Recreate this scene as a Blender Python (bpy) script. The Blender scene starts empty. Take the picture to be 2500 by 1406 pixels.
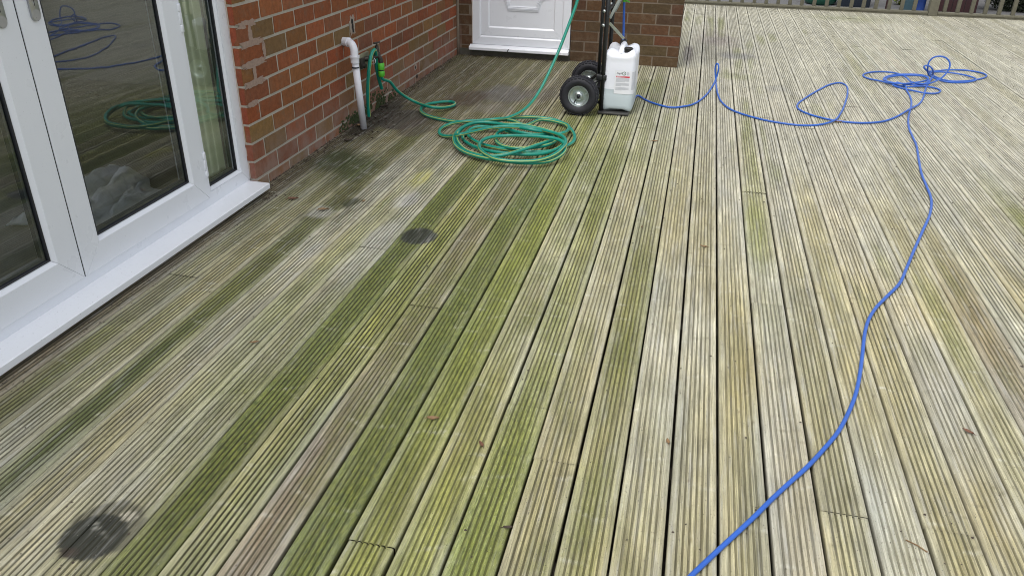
import bpy, bmesh, math, random
import numpy as np
from mathutils import Vector, Matrix

S = 0.1216            # one unit used below is one deck board pitch, in metres
random.seed(7)
rng = np.random.RandomState(11)
sc = bpy.context.scene
COL = sc.collection

# ------------------------------------------------------------------ camera
F_PX, PITCH, ROLL, YAW, CX0, CH = 1925.955, 0.482387808, -0.0188028247, -0.215971286, -1.57706704, 11.3911811
def cam_axes():
    a, b, c = PITCH, ROLL, YAW
    fwd = np.array([math.sin(c)*math.cos(a), math.cos(c)*math.cos(a), -math.sin(a)])
    r = np.cross(fwd, [0, 0, 1]); r /= np.linalg.norm(r)
    d = np.cross(fwd, r)
    return np.array([r*math.cos(b)+d*math.sin(b), -r*math.sin(b)+d*math.cos(b), fwd])
R3 = cam_axes()
cam = bpy.data.cameras.new('camera'); camo = bpy.data.objects.new('camera', cam); COL.objects.link(camo)
cam.sensor_width = 36; cam.sensor_fit = 'HORIZONTAL'; cam.lens = F_PX/2500*36
cam.clip_start = 0.05; cam.clip_end = 600
m = Matrix.Identity(4)
for i in range(3):
    m[i][0] = R3[0][i]; m[i][1] = -R3[1][i]; m[i][2] = -R3[2][i]
m[0][3] = CX0*S; m[1][3] = 0; m[2][3] = CH*S
camo.matrix_world = m
sc.camera = camo

# measured from the photograph: where a sight line meets a plane of the real place
def _ray(u, v): return R3.T @ np.array([(u-1250)/F_PX, (v-703)/F_PX, 1.0])
def gnd(u, v, z=0.0):
    d = _ray(u, v); t = (z-CH)/d[2]; return (CX0+t*d[0], t*d[1], z)
def onY(u, v, Y):
    d = _ray(u, v); t = Y/d[1]; return (CX0+t*d[0], Y, CH+t*d[2])
def onX(u, v, X):
    d = _ray(u, v); t = (X-CX0)/d[0]; return (X, t*d[1], CH+t*d[2])

# ------------------------------------------------------------------ world, sun, exposure
SUN_EL, SUN_AZ = math.radians(62), math.radians(205)
w = bpy.data.worlds.new('World'); sc.world = w; w.use_nodes = True
nt = w.node_tree; nt.nodes.clear()
sky = nt.nodes.new('ShaderNodeTexSky'); sky.sky_type = 'NISHITA'; sky.sun_disc = False
sky.sun_elevation = SUN_EL; sky.sun_rotation = SUN_AZ; sky.air_density = 1.0; sky.dust_density = 3.0
hs = nt.nodes.new('ShaderNodeHueSaturation'); hs.inputs['Saturation'].default_value = 0.26
bg = nt.nodes.new('ShaderNodeBackground'); bg.inputs['Strength'].default_value = 0.15
wo = nt.nodes.new('ShaderNodeOutputWorld')
nt.links.new(sky.outputs[0], hs.inputs['Color']); nt.links.new(hs.outputs[0], bg.inputs[0]); nt.links.new(bg.outputs[0], wo.inputs[0])
sl = bpy.data.lights.new('sun', 'SUN'); sl.energy = 0.9; sl.angle = math.radians(50); sl.color = (1, 0.97, 0.93)
so = bpy.data.objects.new('sun', sl); COL.objects.link(so)
sd = Vector((math.sin(SUN_AZ)*math.cos(SUN_EL), math.cos(SUN_AZ)*math.cos(SUN_EL), math.sin(SUN_EL)))
so.rotation_euler = sd.to_track_quat('Z', 'Y').to_euler()
so.location = (0, 0, 8)
sc.view_settings.view_transform = 'Standard'; sc.view_settings.look = 'None'
sc.view_settings.exposure = 0.78; sc.view_settings.gamma = 1
sc.render.engine = 'CYCLES'
sc.cycles.use_denoising = True; sc.cycles.denoising_prefilter = 'ACCURATE'; sc.cycles.filter_width = 1.0
sc.cycles.max_bounces = 8; sc.cycles.transparent_max_bounces = 12

# ------------------------------------------------------------------ helpers
def s2l(r, g, b):
    f = lambda c: (c/255/12.92) if c/255 <= 0.04045 else ((c/255+0.055)/1.055)**2.4
    return (f(r), f(g), f(b))

class MB:
    """collects verts (in board units), faces, per-face material slot and smoothness, per-vertex colour"""
    def __init__(s): s.v = []; s.f = []; s.mi = []; s.sm = []; s.c = []
    def add(s, vs, fs, mi=0, smooth=False, col=None):
        o = len(s.v); s.v += [tuple(map(float, p)) for p in vs]
        s.c += [col or (1, 1, 1)]*len(vs)
        for f in fs:
            s.f.append([i+o for i in f]); s.mi.append(mi); s.sm.append(smooth)
        return s
    def box(s, x0, x1, y0, y1, z0, z1, bv=0.0, mi=0, col=None, jit=0.0):
        if bv <= 0:
            vs = [(x, y, z) for x in (x0, x1) for y in (y0, y1) for z in (z0, z1)]
            if jit: vs = [tuple(q+random.uniform(-jit, jit) for q in p) for p in vs]
            return s.add(vs, [(0,1,3,2),(4,6,7,5),(0,4,5,1),(2,3,7,6),(0,2,6,4),(1,5,7,3)], mi, False, col)
        bm = bmesh.new(); bmesh.ops.create_cube(bm, size=1)
        for q in bm.verts:
            q.co = Vector((x0+(q.co.x+.5)*(x1-x0), y0+(q.co.y+.5)*(y1-y0), z0+(q.co.z+.5)*(z1-z0)))
        bmesh.ops.bevel(bm, geom=list(bm.edges), offset=bv, segments=2, profile=0.5, affect='EDGES')
        bm.verts.index_update()
        s.add([tuple(q.co) for q in bm.verts], [[q.index for q in f.verts] for f in bm.faces], mi, True, col); bm.free(); return s
    def tube(s, pts, r, n=14, mi=0, stripe=None, caps=True, twist=0.0, rfun=None):
        P = np.array(pts, float); T = np.gradient(P, axis=0); T /= np.linalg.norm(T, axis=1)[:, None]+1e-9
        up = np.array([0, 0, 1.0]); 
        if abs(T[0] @ up) > .9: up = np.array([1.0, 0, 0])
        N = np.cross(T[0], up); N /= np.linalg.norm(N)
        vs = []; k = len(P)
        for i in range(k):
            N = N-(N @ T[i])*T[i]; N /= np.linalg.norm(N); B = np.cross(T[i], N)
            rr = r if rfun is None else r*rfun(i/(k-1))
            for j in range(n):
                a = 2*math.pi*j/n+twist*i
                vs.append(P[i]+rr*(math.cos(a)*N+math.sin(a)*B))
        o = len(s.v); s.v += [tuple(p) for p in vs]; s.c += [(1, 1, 1)]*len(vs)
        for i in range(k-1):
            for j in range(n):
                j2 = (j+1) % n
                s.f.append([o+i*n+j, o+i*n+j2, o+(i+1)*n+j2, o+(i+1)*n+j]); s.sm.append(True)
                s.mi.append(stripe[1] if (stripe and j in stripe[0]) else mi)
        if caps:
            s.f.append([o+j for j in range(n)][::-1]); s.f.append([o+(k-1)*n+j for j in range(n)]); s.mi += [mi, mi]; s.sm += [False, False]
        return s
    def lathe(s, prof, c, axis='z', n=32, mi=0):
        """prof: list of (radius, height along axis); closed when the radius reaches 0"""
        vs = []
        for r, h in prof:
            for j in range(n):
                a = 2*math.pi*j/n; q, t = r*math.cos(a), r*math.sin(a)
                p = {'z': (q, t, h), 'y': (q, h, t), 'x': (h, q, t)}[axis]
                vs.append((c[0]+p[0], c[1]+p[1], c[2]+p[2]))
        fs = []
        for i in range(len(prof)-1):
            for j in range(n):
                j2 = (j+1) % n; q = [i*n+j, i*n+j2, (i+1)*n+j2, (i+1)*n+j]
                fs.append(q[::-1] if axis == 'y' else q)
        return s.add(vs, fs, mi, True)
    def prism(s, poly, h0, h1, plane='xy', mi=0, smooth=False):
        n = len(poly); m3 = {'xy': lambda a, b, h: (a, b, h), 'xz': lambda a, b, h: (a, h, b), 'yz': lambda a, b, h: (h, a, b)}[plane]
        vs = [m3(a, b, h0) for a, b in poly]+[m3(a, b, h1) for a, b in poly]
        fs = [list(range(n))[::-1], list(range(n, 2*n))]+[[i, (i+1) % n, n+(i+1) % n, n+i] for i in range(n)]
        return s.add(vs, fs, mi, smooth)

def make(name, mb, mats, parent=None, origin=None, autosmooth=None, fixn=True, **props):
    """one mesh object; a child keeps its parent's origin"""
    if origin is None: origin = parent['_o'] if parent is not None else (0, 0, 0)
    origin = tuple(origin)
    me = bpy.data.meshes.new(name)
    V = (np.array(mb.v)-np.array(origin))*S
    me.from_pydata(V.tolist(), [], mb.f)
    if not isinstance(mats, (list, tuple)): mats = [mats]
    for mt in mats: me.materials.append(mt)
    me.polygons.foreach_set('material_index', mb.mi); me.polygons.foreach_set('use_smooth', mb.sm)
    if any(c != (1, 1, 1) for c in mb.c):
        a = me.color_attributes.new('Col', 'FLOAT_COLOR', 'POINT')
        a.data.foreach_set('color', np.array([list(c)+[1] for c in mb.c], dtype=np.float32).ravel())
    if fixn:
        bm = bmesh.new(); bm.from_mesh(me); bmesh.ops.recalc_face_normals(bm, faces=bm.faces); bm.to_mesh(me); bm.free()
    if autosmooth is not None: me.set_sharp_from_angle(angle=math.radians(autosmooth))
    o = bpy.data.objects.new(name, me); COL.objects.link(o)
    o['_o'] = origin
    if parent is not None: o.parent = parent
    else: o.location = np.array(origin)*S
    for k, v in props.items(): o[k] = v
    return o

def thing(name, label, cat, origin, group=None):
    o = bpy.data.objects.new(name, None); COL.objects.link(o); o.empty_display_size = 0.1
    o.location = np.array(origin)*S; o['label'] = label; o['category'] = cat; o['_o'] = tuple(origin)
    if group: o['group'] = group
    return o

def catmull(P, step=0.25):
    P = np.array(P, float); Q = np.vstack([2*P[0]-P[1], P, 2*P[-1]-P[-2]]); out = []
    for i in range(1, len(Q)-2):
        p0, p1, p2, p3 = Q[i-1:i+3]; L = np.linalg.norm(p2-p1); n = max(2, int(L/step))
        # centripetal parametrisation
        t01 = max(np.linalg.norm(p1-p0), 1e-6)**.5; t12 = max(L, 1e-6)**.5; t23 = max(np.linalg.norm(p3-p2), 1e-6)**.5
        m1 = (p2-p1)+t12*((p1-p0)/t01-(p2-p0)/(t01+t12)); m2 = (p2-p1)+t12*((p3-p2)/t23-(p3-p1)/(t12+t23))
        for k in range(n):
            t = k/n; out.append((2*t**3-3*t**2+1)*p1+(t**3-2*t**2+t)*m1+(-2*t**3+3*t**2)*p2+(t**3-t**2)*m2)
    out.append(P[-1]); return np.array(out)

# ------------------------------------------------------------------ materials
class NB:
    def __init__(s, name):
        s.m = bpy.data.materials.new(name); s.m.use_nodes = True; s.t = s.m.node_tree; s.t.nodes.clear()
        s.o = s.t.nodes.new('ShaderNodeOutputMaterial'); s.p = s.t.nodes.new('ShaderNodeBsdfPrincipled')
        s.t.links.new(s.p.outputs[0], s.o.inputs[0])
    def n(s, typ, **kw):
        x = s.t.nodes.new(typ)
        for k, v in kw.items():
            if k.startswith('_'): setattr(x, k[1:], v)
            else:
                i = x.inputs[k.replace('__', ' ')]
                if hasattr(v, 'links') or isinstance(v, bpy.types.NodeSocket): s.t.links.new(v, i)
                else: i.default_value = v
        return x
    def set(s, inp, v):
        i = s.p.inputs[inp]
        if isinstance(v, bpy.types.NodeSocket): s.t.links.new(v, i)
        else: i.default_value = v
    def obj(s, scale=(1, 1, 1)):
        tc = s.n('ShaderNodeTexCoord'); mp = s.n('ShaderNodeMapping', Vector=tc.outputs['Object'], Scale=scale); return mp.outputs[0]
    def noise(s, vec, scale, detail=4, rough=.55, dist=0.0):
        return s.n('ShaderNodeTexNoise', Vector=vec, Scale=scale, Detail=detail, Roughness=rough, Distortion=dist).outputs['Fac']
    def ramp(s, fac, stops):
        r = s.t.nodes.new('ShaderNodeValToRGB'); s.t.links.new(fac, r.inputs[0]); cr = r.color_ramp
        while len(cr.elements) < len(stops): cr.elements.new(.5)
        for e, (p, c) in zip(cr.elements, stops):
            e.position = p; e.color = (c, c, c, 1) if not isinstance(c, (tuple, list)) else (*c[:3], 1)
        return r.outputs[0]
    def mix(s, fac, a, b, mode='MIX'):
        x = s.t.nodes.new('ShaderNodeMix'); x.data_type = 'RGBA'; x.blend_type = mode
        for i, v in ((0, fac), (6, a), (7, b)):
            if isinstance(v, bpy.types.NodeSocket): s.t.links.new(v, x.inputs[i])
            elif i == 0: x.inputs[0].default_value = v
            else: x.inputs[i].default_value = (*v[:3], 1)
        return x.outputs[2]
    def math(s, op, a, b=None, clamp=False):
        x = s.t.nodes.new('ShaderNodeMath'); x.operation = op; x.use_clamp = clamp
        for i, v in ((0, a), (1, b)):
            if v is None: continue
            if isinstance(v, bpy.types.NodeSocket): s.t.links.new(v, x.inputs[i])
            else: x.inputs[i].default_value = v
        return x.outputs[0]
    def bump(s, h, strength, dist=0.002):
        b = s.n('ShaderNodeBump', Strength=strength, Distance=dist, Height=h); s.t.links.new(b.outputs[0], s.p.inputs['Normal'])
        return b

def simple(name, col, rough=.5, metal=0.0, var=.06, scale=30, bump=0.0, spec=None, dirt=0.0, broad=1.0):
    k = NB(name); v = k.obj()
    n1 = k.noise(v, scale, 5)
    c = k.mix(n1, [q*(1-var) for q in col], [min(1, q*(1+var)) for q in col])
    if dirt > 0:
        d = k.ramp(k.noise(v, 55, 7, .7), [(0.56, 0), (0.74, 1)]); d = k.math('MULTIPLY', d, dirt*broad)
        c = k.mix(d, c, (0.16, 0.15, 0.11))
        sp = k.ramp(k.noise(v, 240, 2, .5), [(0.70, 0), (0.75, 1)]); sp = k.math('MULTIPLY', k.math('MULTIPLY', sp, dirt), k.ramp(k.noise(v, 7, 3), [(0.48, .08), (0.62, 1)]))
        c = k.mix(sp, c, (0.07, 0.065, 0.05))
    k.set('Base Color', c)
    k.set('Roughness', k.ramp(k.noise(v, scale*1.7, 4), [(0.3, max(0, rough-.07)), (0.7, min(1, rough+.07))]))
    k.set('Metallic', metal)
    if spec is not None: k.set('Specular IOR Level', spec)
    if bump: k.bump(k.noise(v, scale*6, 4), bump, .001)
    return k.m

def m_deck():
    k = NB('weathered_grooved_timber'); g = k.n('ShaderNodeTexCoord').outputs['Object']
    mp = lambda sc_: k.n('ShaderNodeMapping', Vector=g, Scale=sc_).outputs[0]
    col = k.n('ShaderNodeAttribute', _attribute_name='Col').outputs['Color']
    msk = k.n('ShaderNodeSeparateColor', Color=k.n('ShaderNodeAttribute', _attribute_name='Msk').outputs['Color'])
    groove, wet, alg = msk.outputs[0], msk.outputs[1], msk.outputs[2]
    grain = k.noise(mp((430, 9, 430)), 1, 7, .68, .4)
    grain2 = k.noise(mp((140, 4, 140)), 1, 5, .6, .8)
    fine = k.noise(mp((900, 500, 900)), 1, 4, .75)
    blot = k.noise(mp((22, 7, 22)), 1, 6, .62, .6)
    speck = k.noise(mp((310, 190, 310)), 1, 3, .6)
    f1 = k.ramp(grain, [(0.26, .50), (0.5, 1.0), (0.74, 1.38)])
    f2 = k.ramp(grain2, [(0.28, .62), (0.5, 1.0), (0.72, 1.32)])
    f3 = k.ramp(fine, [(0.25, .74), (0.75, 1.24)])
    f4 = k.ramp(blot, [(0.28, .82), (0.72, 1.16)])
    c = k.mix(1.0, col, f1, 'MULTIPLY'); c = k.mix(1.0, c, f2, 'MULTIPLY'); c = k.mix(1.0, c, f3, 'MULTIPLY'); c = k.mix(1.0, c, f4, 'MULTIPLY')
    # silvery bloom of bare wood and creeping green film
    silver = k.math('MULTIPLY', k.ramp(k.noise(mp((60, 5, 60)), 1, 5, .6), [(0.5, 0), (0.75, .55)]), k.math('SUBTRACT', 1.0, wet))
    silver = k.math('MULTIPLY', silver, k.math('SUBTRACT', 1.0, alg, True))
    c = k.mix(silver, c, (0.47, 0.465, 0.43))
    film = k.math('MULTIPLY', k.ramp(k.noise(mp((85, 28, 85)), 1, 7, .78), [(0.42, 0), (0.60, .85)]), alg)
    c = k.mix(film, c, (0.225, 0.245, 0.050))
    film2 = k.math('MULTIPLY', k.ramp(k.noise(mp((190, 30, 190)), 1, 5, .72), [(0.44, 0), (0.62, .85)]), alg)
    c = k.mix(film2, c, (0.050, 0.066, 0.016))
    dirt = k.ramp(speck, [(0.63, 0), (0.70, .85)])
    c = k.mix(dirt, c, (0.045, 0.04, 0.026))
    lite = k.ramp(k.noise(mp((260, 120, 260)), 1, 3, .6), [(0.66, 0), (0.74, .55)])
    c = k.mix(lite, c, (0.58, 0.56, 0.47))
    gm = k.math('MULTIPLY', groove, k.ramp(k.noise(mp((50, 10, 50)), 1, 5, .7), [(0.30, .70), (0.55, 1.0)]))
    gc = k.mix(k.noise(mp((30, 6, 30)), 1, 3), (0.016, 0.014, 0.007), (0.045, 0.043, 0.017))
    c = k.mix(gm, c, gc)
    k.set('Base Color', c)
    k.set('Roughness', k.math('SUBTRACT', k.ramp(blot, [(0.3, .62), (0.7, .85)]), k.math('MULTIPLY', wet, .55), True))
    k.set('Specular IOR Level', 0.35)
    h = k.math('ADD', k.math('MULTIPLY', grain, .8), k.math('MULTIPLY', fine, .7))
    k.bump(h, .75, .0016)
    return k.m

def m_brick():
    k = NB('fired_clay_brick'); v = k.obj()
    col = k.n('ShaderNodeAttribute', _attribute_name='Col').outputs['Color']
    c = k.mix(1.0, col, k.ramp(k.noise(v, 38, 6, .65), [(0.25, .72), (0.75, 1.25)]), 'MULTIPLY')
    c = k.mix(1.0, c, k.ramp(k.noise(v, 320, 4, .7), [(0.25, .78), (0.75, 1.2)]), 'MULTIPLY')
    c = k.mix(k.ramp(k.noise(v, 14, 6, .7), [(0.52, 0), (0.72, .5)]), c, (0.16, 0.125, 0.085))
    c = k.mix(k.ramp(k.noise(v, 420, 2, .6), [(0.70, 0), (0.76, .8)]), c, (0.03, 0.022, 0.018))
    # pale mineral bloom low on the wall and dark green splash at the foot of the wall, near the waste pipe
    z = k.n('ShaderNodeSeparateXYZ', Vector=k.n('ShaderNodeNewGeometry').outputs['Position'])
    low = k.ramp(z.outputs[2], [(0.0, 1), (0.30, 0)])
    low = k.math('MULTIPLY', low, k.ramp(k.noise(v, 9, 5, .65), [(0.35, .1), (0.62, .85)]))
    low = k.math('MULTIPLY', low, k.math('LESS_THAN', z.outputs[0], -2.15))
    c = k.mix(low, c, (0.27, 0.20, 0.165))
    k.set('Base Color', c); k.set('Roughness', .85); k.set('Specular IOR Level', .25)
    k.bump(k.math('ADD', k.noise(v, 260, 5, .7), k.math('MULTIPLY', k.noise(v, 60, 4), 1.5)), .6, .002)
    return k.m

def m_mortar():
    k = NB('lime_mortar'); v = k.obj()
    c = k.mix(k.noise(v, 40, 6, .7), (0.33, 0.305, 0.25), (0.50, 0.465, 0.40))
    c = k.mix(k.ramp(k.noise(v, 300, 3), [(0.62, 0), (0.7, .7)]), c, (0.10, 0.09, 0.07))
    k.set('Base Color', c); k.set('Roughness', .95); k.bump(k.noise(v, 280, 5, .7), .9, .003); return k.m

def m_glass():
    k = NB('double_glazing'); k.t.nodes.remove(k.p)
    v = k.obj()
    tr = k.n('ShaderNodeBsdfTransparent', Color=(0.90, 0.95, 0.93, 1)); gl = k.n('ShaderNodeBsdfGlossy', Color=(0.9, 0.95, 0.95, 1), Roughness=0.0)
    fr = k.n('ShaderNodeFresnel', IOR=1.5)
    b = k.n('ShaderNodeBump', Strength=.12, Distance=.004, Height=k.noise(v, 4.5, 2, .4)); k.t.links.new(b.outputs[0], gl.inputs['Normal'])
    f = k.math('MULTIPLY', fr.outputs[0], 2.3, True)
    mx = k.n('ShaderNodeMixShader', Fac=f); k.t.links.new(tr.outputs[0], mx.inputs[1]); k.t.links.new(gl.outputs[0], mx.inputs[2])
    k.t.links.new(mx.outputs[0], k.o.inputs[0]); return k.m

M = {}
M['deck'] = m_deck(); M['brick'] = m_brick(); M['mortar'] = m_mortar(); M['glass'] = m_glass()
M['upvc'] = simple('white_upvc', (0.73, 0.755, 0.80), .32, 0, .02, 5, 0, None, .35, .10)
M['upvc_sill'] = simple('white_upvc_sill', (0.77, 0.79, 0.825), .35, 0, .03, 6, 0, None, .9, .10)
M['gasket'] = simple('black_rubber_gasket', (0.012, 0.013, 0.018), .5)
M['spacer'] = simple('grey_spacer_bar', (0.10, 0.115, 0.135), .35, .3)
M['line'] = simple('joint_line_grey', (0.30, 0.31, 0.34), .6)
M['steel'] = simple('satin_steel', (0.42, 0.43, 0.45), .33, .9, .1, 40)
M['zinc'] = simple('zinc_plated_steel', (0.46, 0.51, 0.51), .33, .8, .07, 18)
M['keyhole'] = simple('keyhole_black', (0.01, 0.01, 0.01), .6)
M['green_hose'] = simple('green_hose_pvc', (0.003, 0.215, 0.155), .36, 0, .28, 5, 0, None, .45, .35)
M['stripe'] = simple('hose_stripe_yellow', (0.40, 0.42, 0.09), .35)
M['blue_hose'] = simple('blue_microbore_hose', (0.023, 0.100, 0.42), .40, 0, .30, 4, 0, None, .45, .4)
M['lime'] = simple('lime_green_plastic', (0.085, 0.44, 0.03), .4, 0, .1)
M['pvc_pipe'] = simple('white_waste_pipe', (0.66, 0.67, 0.72), .35, 0, .05, 12, 0, None, .18)
M['brass'] = simple('tarnished_brass', (0.055, 0.052, 0.045), .5, .6, .4, 60, .3)
M['black_paint'] = simple('black_powder_coat', (0.012, 0.013, 0.014), .38, 0, .2, 40)
M['toe'] = simple('scuffed_dark_steel', (0.055, 0.055, 0.052), .5, .3, .3, 30, 0, None, .5)
M['rubber'] = simple('black_tyre_rubber', (0.014, 0.0145, 0.02), .62, 0, .35, 60, .3)
M['label'] = simple('label_paper', (0.74, 0.76, 0.80), .4)
M['red'] = simple('label_red', (0.55, 0.015, 0.04), .4)
M['ink'] = simple('label_ink', (0.045, 0.05, 0.055), .5)
M['faint'] = simple('label_small_print', (0.42, 0.44, 0.48), .5)
M['logo'] = simple('label_green', (0.10, 0.19, 0.11), .5)
M['fence'] = simple('weathered_fence_timber', (0.115, 0.108, 0.076), .8, 0, .35, 25, .5, None, .3)
M['concrete'] = simple('old_dark_concrete', (0.075, 0.070, 0.055), .9, 0, .35, 18, .8, None, .3)
M['slab'] = simple('grey_paving', (0.11, 0.11, 0.113), .85, 0, .35, 6, .4, None, .4)
M['soil'] = simple('dark_soil', (0.022, 0.018, 0.013), .95, 0, .5, 20, .8)
M['under'] = simple('dark_joist_timber', (0.03, 0.026, 0.018), .95, 0, .4, 12)  # near-black timber colour for everything under the deck boards
M['leaf1'] = simple('dead_leaf_tan', (0.20, 0.12, 0.055), .7, 0, .45, 160)
M['leaf2'] = simple('dead_leaf_russet', (0.13, 0.058, 0.032), .7, 0, .45, 160)
M['leaf3'] = simple('dead_leaf_dark', (0.042, 0.028, 0.018), .75, 0, .4, 160)
M['wood_block'] = simple('mossy_pale_board', (0.20, 0.20, 0.13), .85, 0, .5, 35, .5, None, .4)
M['hole'] = simple('broken_mortar_patch', (0.33, 0.27, 0.22), .95, 0, .3, 60, 1)
M['pinkmortar'] = simple('crumbled_pink_mortar', (0.30, 0.215, 0.17), .95, 0, .35, 70, 1)
M['dark'] = simple('dark_recess', (0.01, 0.009, 0.008), .95)
M['moss'] = simple('wall_moss', (0.035, 0.05, 0.012), .95, 0, .6, 90, 1)
M['curtain'] = simple('pale_green_curtain', (0.76, 0.78, 0.60), .8, 0, .08, 14)
M['towel'] = simple('crumpled_grey_towel', (0.50, 0.53, 0.58), .9, 0, .2, 40, .5)
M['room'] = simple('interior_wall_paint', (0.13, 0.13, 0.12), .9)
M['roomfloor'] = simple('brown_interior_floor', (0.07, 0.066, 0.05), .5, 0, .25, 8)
M['caulk'] = simple('aged_sealant', (0.44, 0.37, 0.32), .8, 0, .25, 60, .5)
M['bin_green'] = simple('green_plastic', (0.008, 0.065, 0.040), .4)
M['navy'] = simple('navy_plastic', (0.007, 0.013, 0.022), .5)
M['teal'] = simple('teal_plastic', (0.022, 0.055, 0.070), .5)
M['blue'] = simple('blue_plastic', (0.013, 0.042, 0.19), .45)
M['maroon'] = simple('maroon_painted_wood', (0.032, 0.009, 0.010), .6, 0, .3, 10)
M['hedge'] = simple('hedge_leaf', (0.018, 0.026, 0.010), .7, 0, .6, 30)
M['plant'] = simple('yellow_green_leaf', (0.15, 0.19, 0.03), .6, 0, .4, 60)

def m_can():
    k = NB('translucent_white_hdpe'); v = k.obj()
    z = k.n('ShaderNodeSeparateXYZ', Vector=v).outputs[2]
    k.set('Base Color', k.mix(k.noise(v, 12, 3), (0.74, 0.77, 0.84), (0.80, 0.82, 0.87)))
    k.set('Roughness', .38); k.set('Subsurface Weight', .25); k.set('Subsurface Radius', (.02, .02, .02)); k.set('Subsurface Scale', .5)
    return k.m
M['can'] = m_can()
M['can_liquid'] = simple('hdpe_with_liquid_behind', (0.50, 0.575, 0.61), .38, 0, .06, 14)

# ------------------------------------------------------------------ decking
def vnoise(x, y, seed):
    """smooth value noise on arrays"""
    r = np.random.RandomState(seed); G = r.rand(257, 257)
    xi = np.floor(x).astype(int); yi = np.floor(y).astype(int); fx = x-xi; fy = y-yi
    fx = fx*fx*(3-2*fx); fy = fy*fy*(3-2*fy)
    a = G[xi % 256, yi % 256]; b = G[(xi+1) % 256, yi % 256]; c = G[xi % 256, (yi+1) % 256]; d = G[(xi+1) % 256, (yi+1) % 256]
    return (a*(1-fx)+b*fx)*(1-fy)+(c*(1-fx)+d*fx)*fy
def fbm(x, y, seed, o=4):
    t = 0; a = 1; s_ = 0
    for i in range(o): t = t+a*vnoise(x*2**i, y*2**i, seed+i); s_ += a; a *= .55
    return t/s_
PAL = {  # albedo of the flats, algae amount
 'G': ((0.428, 0.408, 0.305), .05), 'T': ((0.368, 0.334, 0.198), .12), 'N': ((0.400, 0.366, 0.268), .03), 'L': ((0.345, 0.342, 0.190), .30),
 'Y': ((0.305, 0.305, 0.100), .45), 'B': ((0.230, 0.265, 0.060), .68), 'D': ((0.128, 0.155, 0.052), .75), 'O': ((0.195, 0.178, 0.095), .25),
 'P': ((0.268, 0.218, 0.145), .06), 'W': ((0.215, 0.19, 0.135), .08), 'K': ((0.125, 0.102, 0.063), .1), 'V': ((0.205, 0.208, 0.085), .52)}
YK = [4, 11, 19.5, 30, 39, 46, 60, 90]
BT = {-19: 'KKKKKKKK', -18: 'PPPKKKKK', -17: 'POTOKKKO', -16: 'GGTOTKKO', -15: 'GLVOVKOO', -14: 'GTGGTOOO', -13: 'GGLGOOOO', -12: 'TGGGOWOO', -11: 'VDDDTWOO',
      -10: 'LLYYTWOO', -9: 'PPPOTOOO', -8: 'DDDDVOOO', -7: 'LYBBYVTT', -6: 'YYTLYVTT', -5: 'LBLYYLTT', -4: 'LTTTLVTG', -3: 'TTVTLTTG', -2: 'NTGTTTNG',
      -1: 'GTGTTGWG', 0: 'TTTGGGNG', 1: 'NNGLTGNG', 2: 'TTTGGGGG', 3: 'NGTTGNGG', 4: 'TTTNGGGG', 5: 'LTNGNGGG', 6: 'TTTTGGGG', 7: 'LNPTGNGG', 8: 'TTGGTGGG',
      9: 'TLTNGGTG', 10: 'GGTGGNGG', 11: 'TTVVGGGG', 12: 'GGTTGGNG'}
JOINTS = [(1870, 742), (1292, 991), (1350, 1125), (930, 1331), (1036, 748), (912, 606), (650, 570), (700, 580), (2149, 231), (2060, 1255), (2318, 1297),
          (440, 672), (590, 690), (2085, 262), (1800, 82), (1840, 470), (1560, 240)]
YS = np.concatenate([np.arange(-8, 6, 1.0), np.arange(6, 27, .085), np.arange(27, 52, .16), np.arange(52, 86.6, .4), [86.6]])
NG = 6
def profile(w, dep):
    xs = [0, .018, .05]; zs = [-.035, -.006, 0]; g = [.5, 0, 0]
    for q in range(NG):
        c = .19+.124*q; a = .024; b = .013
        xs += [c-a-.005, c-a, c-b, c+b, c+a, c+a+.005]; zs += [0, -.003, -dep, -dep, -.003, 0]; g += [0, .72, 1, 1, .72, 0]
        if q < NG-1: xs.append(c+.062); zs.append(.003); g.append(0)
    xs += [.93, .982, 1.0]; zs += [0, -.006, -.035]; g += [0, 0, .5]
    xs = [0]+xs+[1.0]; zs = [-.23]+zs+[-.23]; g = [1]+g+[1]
    return np.array(xs)*w, np.array(zs), np.array(g)
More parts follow.
